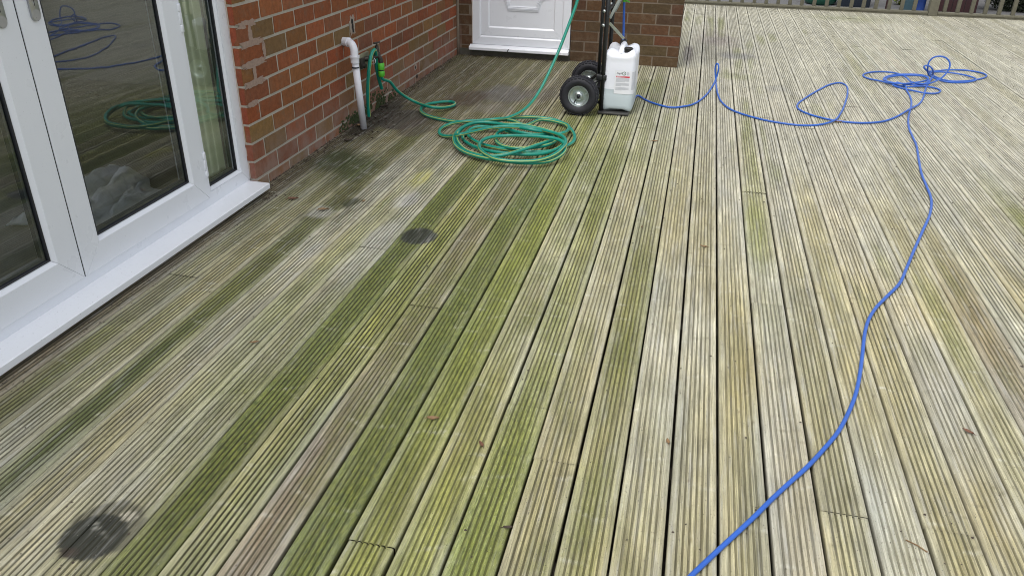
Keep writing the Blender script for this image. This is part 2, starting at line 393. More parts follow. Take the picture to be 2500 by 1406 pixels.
def build_deck():
    Vs = []; Fs = []; Cs = []; Ms = []; off = 0
    jy = {}
    for u, v in JOINTS:
        x, y, _ = gnd(u, v); jy.setdefault(int(math.floor(x)), []).append(y)
    for j in range(-19, 36):
        cuts = sorted(jy.get(j, []))
        if len(cuts) < 2:
            y = (cuts[-1] if cuts else random.uniform(34, 60))
            for _ in range(2):
                y += random.uniform(24, 32)
                if y < 84: cuts.append(y)
        elif cuts[-1] < 50: cuts.append(cuts[-1]+random.uniform(22, 30))
        segs = list(zip([-8]+cuts, cuts+[86.6]))
        keys = BT.get(j) or ''.join(random.choice('GGGTNGT') for _ in range(8))
        gapw = .024 if j < -9 else (.058 if j < 3 else .046)
        for si, (ya, yb) in enumerate(segs):
            gp = gapw*random.uniform(.75, 1.3); w_ = 1-gp
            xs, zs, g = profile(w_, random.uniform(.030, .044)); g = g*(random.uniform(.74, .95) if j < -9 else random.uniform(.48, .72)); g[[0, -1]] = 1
            ys = np.concatenate([[ya+.004], YS[(YS > ya+.03) & (YS < yb-.03)], [yb-.004]])
            sh = random.uniform(-.006, .006); dz = random.uniform(-.010, .010); tl = random.uniform(-.012, .012)
            n, m_ = len(xs), len(ys)
            X, Y = np.meshgrid(xs, ys); Z = np.tile(zs, (m_, 1)); G = np.tile(g, (m_, 1))
            frac = X/w_
            wob = (fbm(Y*.12, np.full_like(Y, j*7.3+si), 5, 2)-.5)*.02
            Zw = Z+dz+tl*(frac-.5)+(fbm(Y*.08, np.full_like(Y, j*3.1+si), 9, 2)-.5)*.02
            XX = X+j+gp/2+sh+wob
            # base colour from the keyed table
            kc = np.array([PAL[q][0] for q in keys]); ka = np.array([PAL[q][1] for q in keys])
            yj = Y+(fbm(Y*.25, np.full_like(Y, j*1.7), 21, 3)-.5)*7
            C = np.stack([np.interp(yj, YK, kc[:, q]) for q in range(3)], -1); A = np.interp(yj, YK, ka)
            tint = random.uniform(.90, 1.08)
            C = C*tint*(1+(fbm(Y*.5+j*13, frac*1.3+si*5, 33, 4)-.5)[..., None]*.62)
            # flats are greyer, the ridged middle holds the green
            mid = np.clip(1-np.abs(frac-.5)*2.0, 0, 1); mid = np.clip(mid*2.4-.45, 0, 1)
            lop = (fbm(Y*.15+j, frac*0+j*2.2, 71, 2)-.5)*1.2
            edge = np.clip((1-mid)+lop*(frac-.5), 0, 1)
            strong = np.clip((A-.5)*2.4, 0, 1)
            grey = np.array([.385, .370, .278])*tint
            C = C*(1-(.40*edge*(1-strong))[..., None])+grey*((.40*edge*(1-strong))[..., None])
            A = A*(1-.45*edge*(1-strong))*np.clip(.45+1.1*fbm(Y*.35+j*3, frac*2+j, 43, 4), 0, 1.3)
            hue = ((fbm(XX*1.1, Y*.22, 88, 3)-.5)*np.clip((48-Y)/25, .3, 1))[..., None]
            C = C*(1+hue*np.array([.20, .05, -.36]))
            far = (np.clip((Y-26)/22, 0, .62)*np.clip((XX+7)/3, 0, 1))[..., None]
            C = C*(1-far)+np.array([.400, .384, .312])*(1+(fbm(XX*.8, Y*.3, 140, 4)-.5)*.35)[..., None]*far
            rid = np.floor((frac-.19)/.124+.5)
            C = C*(1+(fbm(rid*5.37+j*11.1+si*3, Y*.22, 151, 3)-.5)*.50)[..., None]
            Wt = np.zeros_like(Y)
            # random green streaks in the middle of the deck
            stv = np.clip((fbm(XX*.55, Y*.13, 121, 3)-.60)*5, 0, 1)*np.clip((14-XX)/10, 0, 1)
            A = np.maximum(A, stv*.5*mid); C = C*(1-.35*stv*mid)[..., None]+np.array([.24, .255, .08])*(.35*stv*mid)[..., None]
            # algae creeping across boards in patches, thickest through the middle left
            env = np.clip((XX+13.2)/2.5, .12, 1)*np.clip((-.5-XX)/5, 0, 1)*np.clip((50-Y)/14, 0, 1)
            cr = np.clip((fbm(XX*.42, Y*.20, 171, 4)-.46)*4.0, 0, 1)*env
            cr2 = np.clip((fbm(XX*1.3, Y*.42, 191, 4)-.52)*4.5, 0, 1)*env
            A = np.clip(np.maximum(A, .55*cr)+.25*cr2, 0, 1)
            C = C*(1-(.34*cr+.20*cr2))[..., None]+np.array([.175, .205, .050])*(.34*cr+.20*cr2)[..., None]
            pt = np.clip((fbm(XX*2.2, Y*.45, 231, 4)-.50)*5.5, 0, 1)*np.clip((A-.35)*3, 0, 1)*(.35+.65*edge)
            C = C*(1-.6*pt)[..., None]+np.array([.245, .232, .135])*(.6*pt)[..., None]; A = A*(1-.6*pt)
            pt = np.clip((fbm(XX*1.7, Y*.33, 251, 4)-.52)*6, 0, 1)*np.clip((A-.3)*3, 0, 1)
            C = C*(1-.5*pt)[..., None]+np.array([.095, .110, .024])*(.5*pt)[..., None]
            # dark damp blotches on the left boards
            envL = np.clip((-11.3-XX)/2.5, 0, 1)*np.clip((Y-16)/10, 0, 1)*(Y < 55)
            bl = np.clip((fbm(XX*.95, Y*.36, 211, 5)-.56)*7, 0, 1)*envL
            C = C*(1-.62*bl)[..., None]+np.array([.075, .072, .030])*(.62*bl)[..., None]
            # far corner by the wall and door is damp and brown-green, far deck palest
            wl = np.clip((-9-XX)/5, 0, 1)*np.clip((Y-31)/9, 0, 1)*.72
            C = C*(1-wl)[..., None]+np.array([.105, .085, .046])*wl[..., None]
            nr = np.clip(1-(XX+18.1)/1.3, 0, 1)*(Y < 60)          # dirt line along the house
            nr = nr*np.clip(.3+1.2*fbm(XX*2, Y*.9, 61, 3), 0, 1)
            C = C*(1-.65*nr)[..., None]+np.array([.10, .075, .05])*(.65*nr)[..., None]
            def blob(cx, cy, rx, ry, col, amt, soft=.25, nz=.35, wet=0., ns=1.6, gf=None):
                nonlocal C, Wt, A, G
                r = np.sqrt(((XX-cx)/rx)**2+((Y-cy)/ry)**2)+(fbm(XX*ns+cx, Y*ns+cy, 17, 4)-.5)*nz
                a = np.clip((1-r)/soft, 0, 1)*amt
                C = C*(1-a)[..., None]+np.array(col)*a[..., None]; A = A*(1-a); Wt = np.maximum(Wt, a*wet)
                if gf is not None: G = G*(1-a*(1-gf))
            # plant pot marks, puddle, wet board ends, washed grey patches, moss
            blob(-10.34, 24.28, .66, .76, (.024, .028, .020), .97, .10, .14, .25, 2.5, .5)
            blob(-9.86, 24.3, .22, .50, (.060, .065, .052), .8, .2, .2, 0, 2.5)
            blob(-11.66, 9.42, .74, .80, (.105, .10, .072), .8, .10, .25, 0, 2.5)
            blob(-11.42, 9.82, .22, .13, (.48, .45, .35), .75, .25, .25, 0, 2.5)
            blob(-11.74, 9.18, .64, .64, (.032, .034, .025), .97, .05, .12, .3, 3.5, .8)
            blob(-11.92, 8.72, .22, .16, (.06, .040, .028), .6, .3, .2, .1)
            blob(-12.05, 44.9, 1.75, 2.5, (.098, .088, .074), .88, .4, .8, .7, .7, .2)
            blob(-12.0, 41.8, 1.6, 1.6, (.185, .165, .13), .7, .5, .5, .5, .5, .5)
            blob(-13.9, 43.2, 1.4, 2.3, (.055, .034, .018), .85, .4, .6, .5, .6, .6)
            blob(-10.2, 45.5, 1.4, 2.0, (.11, .095, .07), .7, .5, .6, .5, .6, .6)
            blob(-16.0, 38.2, 1.4, 2.1, (.050, .042, .034), .92, .15, .3, .45, .8, .6)
            blob(-14.7, 37.2, 1.0, 2.0, (.085, .068, .052), .75, .3, .5, .4, .8)
            blob(-17.4, 38.5, 1.0, 5.0, (.022, .018, .013), .9, .35, .5, .3, .8)
            blob(-16.4, 31.2, 1.5, 1.9, (.045, .055, .018), .95, .5, .8, 0, .8)
            blob(-15.2, 30.4, 1.2, 2.2, (.065, .080, .024), .9, .5, .8, 0, .8)
            blob(-13.9, 26.6, .38, .7, (.035, .042, .018), .9, .4, .6, 0, 1.6)
            blob(-14.45, 27.4, .5, 1.3, (.12, .11, .04), .5, .5, .6, 0, 1.6)
            blob(-14.6, 25.4, .55, .75, (.49, .475, .43), .6, .5, .9, 0, 1.6, .5)
            blob(-11.55, 24.0, .60, 1.7, (.47, .455, .41), .6, .5, .7, 0, 1.2, .6)
            blob(-13.4, 22.1, .35, 1.2, (.45, .44, .40), .6, .5, .5, 0, 1.2)
            blob(-12.15, 30.0, .5, 1.3, (.44, .42, .12), .7, .5, .5, 0, 1.2)
            blob(-11.9, 27.5, .6, 1.0, (.50, .49, .47), .6, .5, .5, 0, 1.2)
            blob(-14.52, 13.5, .34, 5.5, (.085, .105, .034), .85, .5, .5, 0, .9)
            blob(-14.5, 22.0, .32, 3.2, (.16, .16, .06), .75, .5, .6, 0, .9)
            blob(1.4, 28.5, .45, 4.0, (.28, .29, .10), .60, .6, .5, 0, 1)
            blob(11.5, 24.0, .42, 10., (.27, .275, .09), .80, .5, .5, 0, .8)
            blob(0.1, 66.5, 2.3, 4.5, (.215, .175, .165), .62, .6, .8, 0, .4)
            blob(1.6, 60.8, 1.5, 1.7, (.19, .185, .19), .60, .6, .8, 0, .6)
            blob(-2.0, 60.5, .5, 5.0, (.13, .105, .095), .75, .5, .6, 0, .6)
            blob(3.7, 51.2, 1.0, 1.0, (.235, .235, .215), .5, .5, .7, 0, .8)
            blob(1.4, 53.8, 1.5, 1.2, (.25, .26, .13), .5, .6, .7, 0, .8)
            blob(-4.0, 49.5, 1.3, 2.6, (.15, .17, .055), .6, .6, .7, 0, .8)
            blob(12.5, 82.0, 6.0, 3.6, (.235, .24, .135), .6, .7, .6, 0, .3)
            blob(24.0, 78.0, 7.0, 8., (.30, .285, .22), .45, .7, .6, 0, .3)
            blob(-7.6, 37.5, 1.4, 5.0, (.19, .22, .06), .55, .6, .6, 0, .6)
            # knots and torn grain
            r_ = random.Random(j*100+si)
            for _ in range(int((min(yb, 46)-max(ya, 6))/6)+1):
                ky = r_.uniform(max(ya, 6), max(min(yb, 46), max(ya, 6)+1)); kx = r_.uniform(.08, .92)
                s_ = r_.uniform(.025, .055)
                d = np.sqrt(((frac-kx)/s_)**2+((Y-ky)/(s_*1.5))**2)
                a = np.clip(1.3-d, 0, 1)*.55; C = C*(1-a)[..., None]+np.array([.12, .085, .05])*a[..., None]
                ring = np.exp(-((d-2.0)/.55)**2)*.15; C = C*(1-ring)[..., None]+np.array([.52, .50, .42])*ring[..., None]
            for _ in range(int((min(yb, 40)-max(ya, 6))/1.6)+1):
                ky = r_.uniform(max(ya, 6), max(min(yb, 40), max(ya, 6)+1)); sl_ = r_.uniform(-.5, .5); bow = r_.uniform(-.5, .5)
                d = np.abs(Y-ky-sl_*(frac-.5)-bow*(frac-.5)**2)/.05
                side = np.clip(1-np.abs(frac-r_.uniform(0, 1))*2.2, 0, 1)
                a = np.clip(1-d, 0, 1)*side*.55; cc = (.13, .11, .06) if r_.random() < .5 else (.60, .59, .50)
                C = C*(1-a)[..., None]+np.array(cc)*a[..., None]
            endd = np.minimum(np.abs(Y-ya), np.abs(Y-yb)); a = np.clip(1-endd/.05, 0, 1)*.25
            C = C*(1-a)[..., None]+np.array([.10, .09, .05])*a[..., None]
            Vs.append(np.stack([XX, Y, Zw], -1).reshape(-1, 3)); Cs.append(np.clip(C, .01, .8).reshape(-1, 3))
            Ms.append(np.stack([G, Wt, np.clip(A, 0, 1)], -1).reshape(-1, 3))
            ii = (np.arange(m_-1)[:, None]*n+np.arange(n-1)[None]).ravel()+off
            Fs.append(np.stack([ii, ii+1, ii+1+n, ii+n], -1))
            off += n*m_
    V = np.concatenate(Vs)*S; F = np.concatenate(Fs); C = np.concatenate(Cs); K = np.concatenate(Ms)
    me = bpy.data.meshes.new('decking'); me.vertices.add(len(V)); me.vertices.foreach_set('co', V.astype(np.float32).ravel())
    me.loops.add(F.size); me.loops.foreach_set('vertex_index', F.astype(np.int32).ravel())
    me.polygons.add(len(F)); me.polygons.foreach_set('loop_start', (np.arange(len(F))*4).astype(np.int32)); me.polygons.foreach_set('loop_total', np.full(len(F), 4, np.int32))
    me.update(calc_edges=True)
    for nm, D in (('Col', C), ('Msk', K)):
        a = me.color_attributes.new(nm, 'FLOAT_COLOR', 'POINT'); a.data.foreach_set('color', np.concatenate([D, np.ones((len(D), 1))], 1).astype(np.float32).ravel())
    me.materials.append(M['deck']); o = bpy.data.objects.new('decking', me); COL.objects.link(o); o['kind'] = 'structure'; return o
build_deck()
b = MB(); b.box(-19, 36, -8, 86.5, -1.2, -.9)
for y in np.arange(-6, 86, 3.3): b.box(-19, 36, y, y+.38, -.895, -.24)
b.box(-19, 36, 86.15, 86.55, -4.1, -.24)
make('deck_joists', b, M['under'], kind='structure')
b = MB(); b.box(-90, 110, -60, 200, -4.4, -4.0); make('ground', b, M['slab'], kind='structure')

# ------------------------------------------------------------------ brickwork
BR = [tuple(q*f_ for q, f_ in zip(c_, (.94, .98, .94))) for c_ in [s2l(142, 78, 50), s2l(136, 78, 50), s2l(140, 84, 52), s2l(132, 88, 54), s2l(128, 76, 54), s2l(146, 76, 47), s2l(134, 84, 52), s2l(122, 78, 58), s2l(128, 94, 58), s2l(138, 76, 50), s2l(140, 80, 52), s2l(132, 82, 54), s2l(122, 92, 60)]]
BRD = [s2l(84, 63, 44), s2l(86, 62, 43), s2l(78, 60, 44), s2l(84, 60, 44), s2l(80, 64, 45), s2l(86, 66, 45), s2l(90, 57, 42)]
def jc(c, r=random): k = r.uniform(.86, 1.14); return tuple(min(1, q*k*r.uniform(.95, 1.05)) for q in c)
def brick_run(b, along, a0, a1, face, depth, z0, z1, bed0, pitch, pal, half_start, jt=.09, bl=1.83, skip=None):
    """bricks along axis 'x' or 'y' on a face plane, going in by depth (signed)"""
    k0 = int(math.floor((z0-bed0)/pitch)); k1 = int(math.ceil((z1-bed0)/pitch))
    for k in range(k0, k1):
        za, zb = bed0+k*pitch+jt/2, bed0+(k+1)*pitch-jt/2
        if zb < z0+.05: continue
        za = max(za, z0)
        if zb > z1+.01: continue
        p = a0-(bl/2 if (k+half_start) % 2 else 0)
        while p < a1-.05:
            q0, q1 = max(p, a0)+(jt/2 if p > a0 else 0), min(p+bl, a1)-(jt/2 if p+bl < a1 else 0)
            if q1-q0 > .12 and not (skip and skip(q0, q1, za, zb)):
                f = face+random.uniform(-.008, .012)*np.sign(-depth); c = jc(random.choice(pal))
                if along == 'y': b.box(min(f, f+depth), max(f, f+depth), q0, q1, za, zb, jit=.008, col=c)
                else: b.box(q0, q1, min(f, f+depth), max(f, f+depth), za, zb, jit=.008, col=c)
            p += bl
WX, WY0, WY1, BY, WT = -18.0, 26.95, 55.3, 55.3, 20.4
# side wall with the tap
b = MB(); brick_run(b, 'y', WY0, WY1, WX, -.8, 0, WT, .41, .735, BR, 0, jt=.115)
# the reveal face of the near corner, headers and closers
for k in range(-1, 28):
    za, zb = .41+k*.735+.045, .41+(k+1)*.735-.045
    za = max(za, 0)
    for x0, x1 in ((-18.42, -18.03) if k % 2 else (-18.22, -18.03),):
        b.box(x0, x1, WY0-.006, WY0+.5, za, zb, jit=.006, col=jc(s2l(136, 72, 50)))
wall = make('brick_wall', b, M['brick'], origin=(WX, WY0, 0),
            label='orange-red brick side wall with thick pale mortar behind the tap and white waste pipe', category='wall')
b = MB(); b.box(-19.5, WX-.022, WY0+.012, WY1+.8, -.2, WT); make('mortar', b, M['mortar'], wall)
# crumbled mortar smears at the corner
b = MB()
def splat(b, y0, y1, z0, z1, x, th=.009, n=40, seed=0, mi=0):
    r = random.Random(seed); cy, cz = (y0+y1)/2, (z0+z1)/2; ry, rz = (y1-y0)/2, (z1-z0)/2
    poly = []
    for i in range(n):
        a = 2*math.pi*i/n; q = r.uniform(.72, 1.12)
        ca, sa = math.cos(a), math.sin(a); e = .6
        poly.append((cy+ry*q*math.copysign(abs(ca)**e, ca), cz+rz*q*math.copysign(abs(sa)**e, sa)))
    b.prism(poly, x, x+th+.0017*(seed % 13)*.3, 'yz', mi)
for q, (y0, y1, z0, z1) in enumerate(((26.97, 28.4, 6.12, 6.42), (26.97, 28.7, 5.41, 5.70), (26.97, 28.9, 4.67, 4.95), (26.97, 28.6, 3.95, 4.24), (26.97, 27.8, 3.25, 3.47),
        (27.72, 28.0, 5.55, 6.2), (28.62, 28.86, 4.85, 5.5), (27.7, 27.95, 4.1, 4.8))): splat(b, y0, y1, z0, z1, WX+.004, seed=q+1)
make('mortar_patch', b, M['pinkmortar'], wall)
b = MB()
splat(b, 37.0, 37.65, 4.25, 5.25, WX+.006, seed=9)
for i, (a, c, d) in enumerate(((37.3, 4.95, .12), (37.33, 4.70, .14), (37.36, 4.5, .11))): splat(b, a-d, a+d, c-d, c+d, WX+.022, .004, 12, 30+i, 1)
make('patched_hole', b, [M['hole'], M['dark']], wall)
b = MB()
splat(b, 46.0, 46.5, .72, 1.12, WX+.005, seed=12); splat(b, 46.12, 46.32, .80, 1.0, WX+.021, .004, 12, 13, 1); splat(b, 46.3, 46.6, .2, .42, WX+.005, .01, 10, 14, 1)
make('patched_hole', b, [M['hole'], M['dark']], wall)
# moss low on the wall, an uneven crust
b = MB(); r = random.Random(4)
for i in range(900):
    y = r.gauss(38.6, 1.9); z = abs(r.gauss(0, .38))
    if y < 34.8 or y > 43 or z > 1.1 or vnoise(np.array([y*1.6]), np.array([z*2.4]), 3)[0] < .47: continue
    q = r.uniform(.03, .09); splat(b, y-q, y+q, max(0, z-q*.8), z+q*.8, WX+.004, r.uniform(.008, .03), 7, i)
make('moss', b, M['moss'], wall, kind='stuff')

# back wall (return) with the white door, and the pier to the right of it
DX0, DX1 = -16.92, -9.93
b = MB()
brick_run(b, 'x', WX, DX0-.02, BY, .8, .45, WT, .0, .675, BRD, 1)
brick_run(b, 'x', DX1+.02, -2.6, BY, .8, 0.0, WT, .0, .675, BRD, 0, bl=1.87)
for k in range(0, 30):
    b.box(-2.62, -2.594, BY+.01, BY+1.75, k*.675+.045, (k+1)*.675-.045, col=jc(random.choice(BRD)))
# the lowest course of the pier is redder
back = make('brick_wall', b, M['brick'], origin=(-10, BY, 0),
            label='dark brown brick wall around the white door, ending in a pier behind the sack truck', category='wall')
b = MB(); b.box(WX, DX0-.02, BY+.022, BY+1.7, -.2, WT); b.box(DX1+.02, -2.62, BY+.022, BY+1.7, -.2, WT); b.box(DX0-.02, DX1+.02, BY+.022, BY+1.7, 17.2, WT)
M['mortar_dark'] = simple('grimy_mortar', (0.17, 0.135, 0.10), .95, 0, .35, 40, .8, None, .3)
make('mortar', b, M['mortar_dark'], back)
b = MB(); b.box(WX+.01, DX0-.05, BY-.02, BY+.3, -.1, .44, jit=.01); b.box(DX0-.02, -15.95, BY+.03, BY+.5, -.1, .60); b.box(-15.92, DX1, BY+.0, BY+.5, -.1, .60)
make('plinth', b, M['concrete'], back)
b = MB(); b.tube([(WX+.07, BY-.07, z) for z in np.linspace(.0, WT, 24)], .11, 8); make('corner_fillet', b, M['mortar_dark'], back)

# ------------------------------------------------------------------ framed openings
def rect_frame(b, plane, a0, a1, z0, z1, prof, mi=0, gap=.006, bottom=True):
    """mitred four-sided frame swept round a rectangle; prof = [(inset, depth), ...] closed; depth is the plane's own axis"""
    corners = lambda i: [(a0+i, z0+i), (a1-i, z0+i), (a1-i, z1-i), (a0+i, z1-i)]
    m3 = (lambda a, z, h: (h, a, z)) if plane == 'yz' else (lambda a, z, h: (a, h, z))
    n = len(prof)
    for s_ in range(4):
        vs = []
        for e in (0, 1):
            for i, d in prof:
                c = corners(i); p = c[s_] if e == 0 else c[(s_+1) % 4]; q = c[(s_+1) % 4] if e == 0 else c[s_]
                L = math.hypot(q[0]-p[0], q[1]-p[1]); t = gap/L
                vs.append(m3(p[0]+(q[0]-p[0])*t, p[1]+(q[1]-p[1])*t, d))
        fs = [[i, (i+1) % n, n+(i+1) % n, n+i] for i in range(n)]+[list(range(n))[::-1], list(range(n, 2*n))]
        b.add(vs, fs, mi)
FX = -18.3
doors = thing('patio_doors', 'white plastic French doors with glass and a white sill, left of the brick corner', 'door', (FX, 17.45, 0))
def sash(y0, y1, z0, z1, w, face, bead=.12, name='door_leaf', parent=doors, glass_name='glass_pane'):
    b = MB()
    rect_frame(b, 'yz', y0, y1, z0, z1, [(0, face-.02), (.02, face), (w-.01, face), (w, face-.012), (w+bead, face-.13), (w+bead, face-.5), (0, face-.5)])
    s_ = make(name, b, M['upvc'], parent, autosmooth=None)
    i = w+bead
    b = MB(); rect_frame(b, 'yz', y0+i-.004, y1-i+.004, z0+i-.004, z1-i+.004, [(0, face-.10), (.045, face-.115), (.045, face-.2), (0, face-.2)], gap=0); make('gasket', b, M['gasket'], s_)
    b = MB(); rect_frame(b, 'yz', y0+i, y1-i, z0+i, z1-i, [(0, face-.215), (.13, face-.215), (.13, face-.36), (0, face-.36)], gap=0); make('spacer_bar', b, M['spacer'], s_)
    b = MB(); b.add([(face-.17, y0+i-.03, z0+i-.03), (face-.17, y1-i+.03, z0+i-.03), (face-.17, y1-i+.03, z1-i+.03), (face-.17, y0+i-.03, z1-i+.03)], [(0, 1, 2, 3)]); make(glass_name, b, M['glass'], s_, fixn=False)
    return s_
TOPZ = 17.0
b = MB(); rect_frame(b, 'yz', 7.95, 26.93, .37, TOPZ+.5, [(0, FX), (.5, FX), (.5, FX-.55), (0, FX-.55)])
for y in (10.75, 24.07): b.box(FX-.55, FX-.002, y, y+.16, .87, TOPZ)
make('frame', b, M['upvc'], doors)
leafR = sash(17.48, 24.05, .70, TOPZ-.05, .80, FX+.055)
leafL = sash(10.92, 17.43, .70, TOPZ-.05, .84, FX+.055)
sash(24.21, 26.47, .87, TOPZ, .02, FX-.02, name='side_window'); sash(8.42, 10.73, .87, TOPZ, .02, FX-.02, name='side_window')
b = MB(); b.box(FX-.3, FX+.02, 17.425, 17.485, .7, TOPZ-.05); make('door_seal', b, M['gasket'], doors)
b = MB(); b.prism([(FX-.4, .16), (-17.42, .16), (-17.40, .18), (-17.40, .365), (-17.43, .385), (FX+.02, .40), (FX-.4, .40)], 7.6, 26.83, 'xz'); make('sill', b, M['upvc_sill'], doors, autosmooth=30)
b = MB(); r = random.Random(5)
zz = np.linspace(.4, WT-3, 60)
b.tube([(FX+.01, 26.96+r.uniform(-.012, .012), z) for z in zz], .035, 7, rfun=lambda t: .8+.5*random.random()); make('sealant', b, M['caulk'], doors)
for y0, leaf in ((17.84, leafR), (16.72, leafL)):
    b = MB(); b.lathe([(0, .0), (.155, 0), (.155, .05), (.14, .065), (0, .065)], (FX+.055, y0+.155, 7.98), 'x', 24)
    b.box(FX+.055, FX+.118, y0+.002, y0+.308, 7.98, 9.9, bv=.01); b.lathe([(0, .0), (.155, 0), (.155, .05), (.14, .065), (0, .065)], (FX+.055, y0+.155, 9.9), 'x', 24)
    b.tube([(FX+.1, y0+.155, 9.35), (FX+.4, y0+.155, 9.35)], .08, 12)
    d = -1 if leaf is leafR else 1
    b.tube(catmull([(FX+.40, y0+.155, 9.35), (FX+.44, y0+.155-d*.1, 9.35), (FX+.44, y0+.155-d*.5, 9.35), (FX+.43, y0+.155-d*.95, 9.33)], .1), .075, 12)
    h = make('handle', b, M['steel'], leaf, autosmooth=40)
    b = MB(); b.lathe([(0, .115), (0, .13), (.06, .13), (.068, .12), (.068, .1)], (FX, y0+.155, 8.38), 'x', 20); b.box(FX+.1, FX+.128, y0+.128, y0+.182, 8.16, 8.36, bv=.008); make('lock_cylinder', b, M['steel'], h)
    b = MB(); b.box(FX+.12, FX+.134, y0+.148, y0+.162, 8.2, 8.42); make('keyhole', b, M['keyhole'], h)
for z0 in (1.5, 6.55, 14.0):
    b = MB(); b.box(FX-.01, FX+.05, 24.07, 24.22, z0, z0+.9, bv=.01); b.box(FX, FX+.10, 24.02, 24.13, z0, z0+.24, bv=.03); b.box(FX, FX+.10, 24.02, 24.13, z0+.66, z0+.9, bv=.03)
    b.box(FX, FX+.085, 24.03, 24.12, z0+.26, z0+.64, bv=.03)
    make('hinge', b, M['upvc'], doors)
# lintel course and wall above, wall to the near side
b = MB(); brick_run(b, 'y', -8, WY0, WX, -.8, TOPZ+.55, WT, .41, .735, BR, 0); brick_run(b, 'y', -8, 7.9, WX, -.8, 0, TOPZ+.5, .41, .735, BR, 0)
near = make('brick_wall', b, M['brick'], origin=(WX, 4, 0), label='brick wall running over and to the near side of the French doors', category='wall')
b = MB(); b.box(-19.5, WX-.022, -8, 7.93, -.2, WT); b.box(-19.5, WX-.022, 7.93, WY0+.012, TOPZ+.52, WT); make('mortar', b, M['mortar'], near)

# room behind the doors
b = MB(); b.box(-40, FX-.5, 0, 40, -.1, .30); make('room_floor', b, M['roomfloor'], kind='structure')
b = MB(); b.box(-40.4, -40, 0, 40, .3, 6); b.box(-40.4, -40, 0, 40, 17, WT); b.box(-40.4, -40, 0, 5, 6, 17); b.box(-40.4, -40, 35, 40, 6, 17)  # far wall has an unseen window opening, added to let daylight brighten the room
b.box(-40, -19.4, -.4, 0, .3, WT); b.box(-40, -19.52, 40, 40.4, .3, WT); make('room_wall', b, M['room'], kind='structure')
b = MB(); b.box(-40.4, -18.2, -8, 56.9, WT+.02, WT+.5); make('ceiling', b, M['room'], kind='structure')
b = MB(); n = 110
ys = np.linspace(24.7, 26.7, n); xs = [-18.98+.10*math.sin(t*31)+.045*math.sin(t*67+1) for t in np.linspace(0, 1, n)]
# blades thin towards the right edge: the curtain stops before the frame
ys = np.linspace(24.2, 26.55, n)
vs = [(x, y, .5) for x, y in zip(xs, ys)]+[(x, y, 16.5) for x, y in zip(xs, ys)]+[(x-.04, y, .5) for x, y in zip(xs, ys)]+[(x-.04, y, 16.5) for x, y in zip(xs, ys)]
fs = []
for i in range(n-1): fs += [(i, i+1, n+i+1, n+i), (2*n+i, 3*n+i, 3*n+i+1, 2*n+i+1)]
fs += [(0, n, 3*n, 2*n), (n-1, 3*n-1, 4*n-1, 2*n-1)]
b.add(vs, fs, 0, True)
make('curtain', b, M['curtain'], origin=(-19.1, 25, .5), label='pale green curtain hanging behind the narrow side window', category='curtain')
# crumpled towel on the room floor
b = MB(); n = 46; vs = []; fs = []
for i in range(n):
    for j in range(n):
        a, c = i/(n-1), j/(n-1)
        x = -24.2+3.6*a+.5*(fbm(np.array([a*5.]), np.array([c*5.]), 3)[0]-.5); y = 20.6+5.0*c+.9*(fbm(np.array([a*4.]), np.array([c*4.]), 8)[0]-.5)+.6*math.sin(a*5)
        e = min(a, 1-a, c, 1-c); q = fbm(np.array([a*6.+3]), np.array([c*3.5+a*2]), 15, 4)[0]
        vs.append((x, y, .33+min(1, e*7)*(.12+1.5*max(0, q-.36))))
for i in range(n-1):
    for j in range(n-1): fs.append((i*n+j, i*n+j+1, (i+1)*n+j+1, (i+1)*n+j))
b.add(vs, fs, 0, True); tw = make('towel', b, M['towel'], origin=(-22.3, 23, .3), label='crumpled pale grey towel on the floor behind the glass door', category='towel')
sm = tw.modifiers.new('thickness', 'SOLIDIFY'); sm.thickness = .006; sm.offset = -1

# ------------------------------------------------------------------ white back door
bd = thing('back_door', 'white panelled back door with a decorative moulding set in the dark brick wall', 'door', (-13.4, BY, 0))
DY = BY-.02
b = MB(); rect_frame(b, 'xz', DX0+.05, DX1-.05, .78, 17.1, [(0, DY), (.50, DY), (.515, DY+.01), (.60, DY+.10), (.60, DY+.5), (0, DY+.5)]); make('frame', b, M['upvc'], bd)
lx0, lx1, lz0 = DX0+.64, DX1-.64, 1.40
b = MB(); rect_frame(b, 'xz', lx0, lx1, lz0, 16.5, [(0, DY+.13), (0, DY+.085), (.50, DY+.085), (.515, DY+.09), (.61, DY+.17), (.61, DY+.5), (0, DY+.5)]); leaf = make('door_leaf', b, M['upvc'], bd)
b = MB(); b.box(lx0+.58, lx1-.58, DY+.17, DY+.4, lz0+.58, 15.95); make('door_panel', b, M['upvc'], bd)
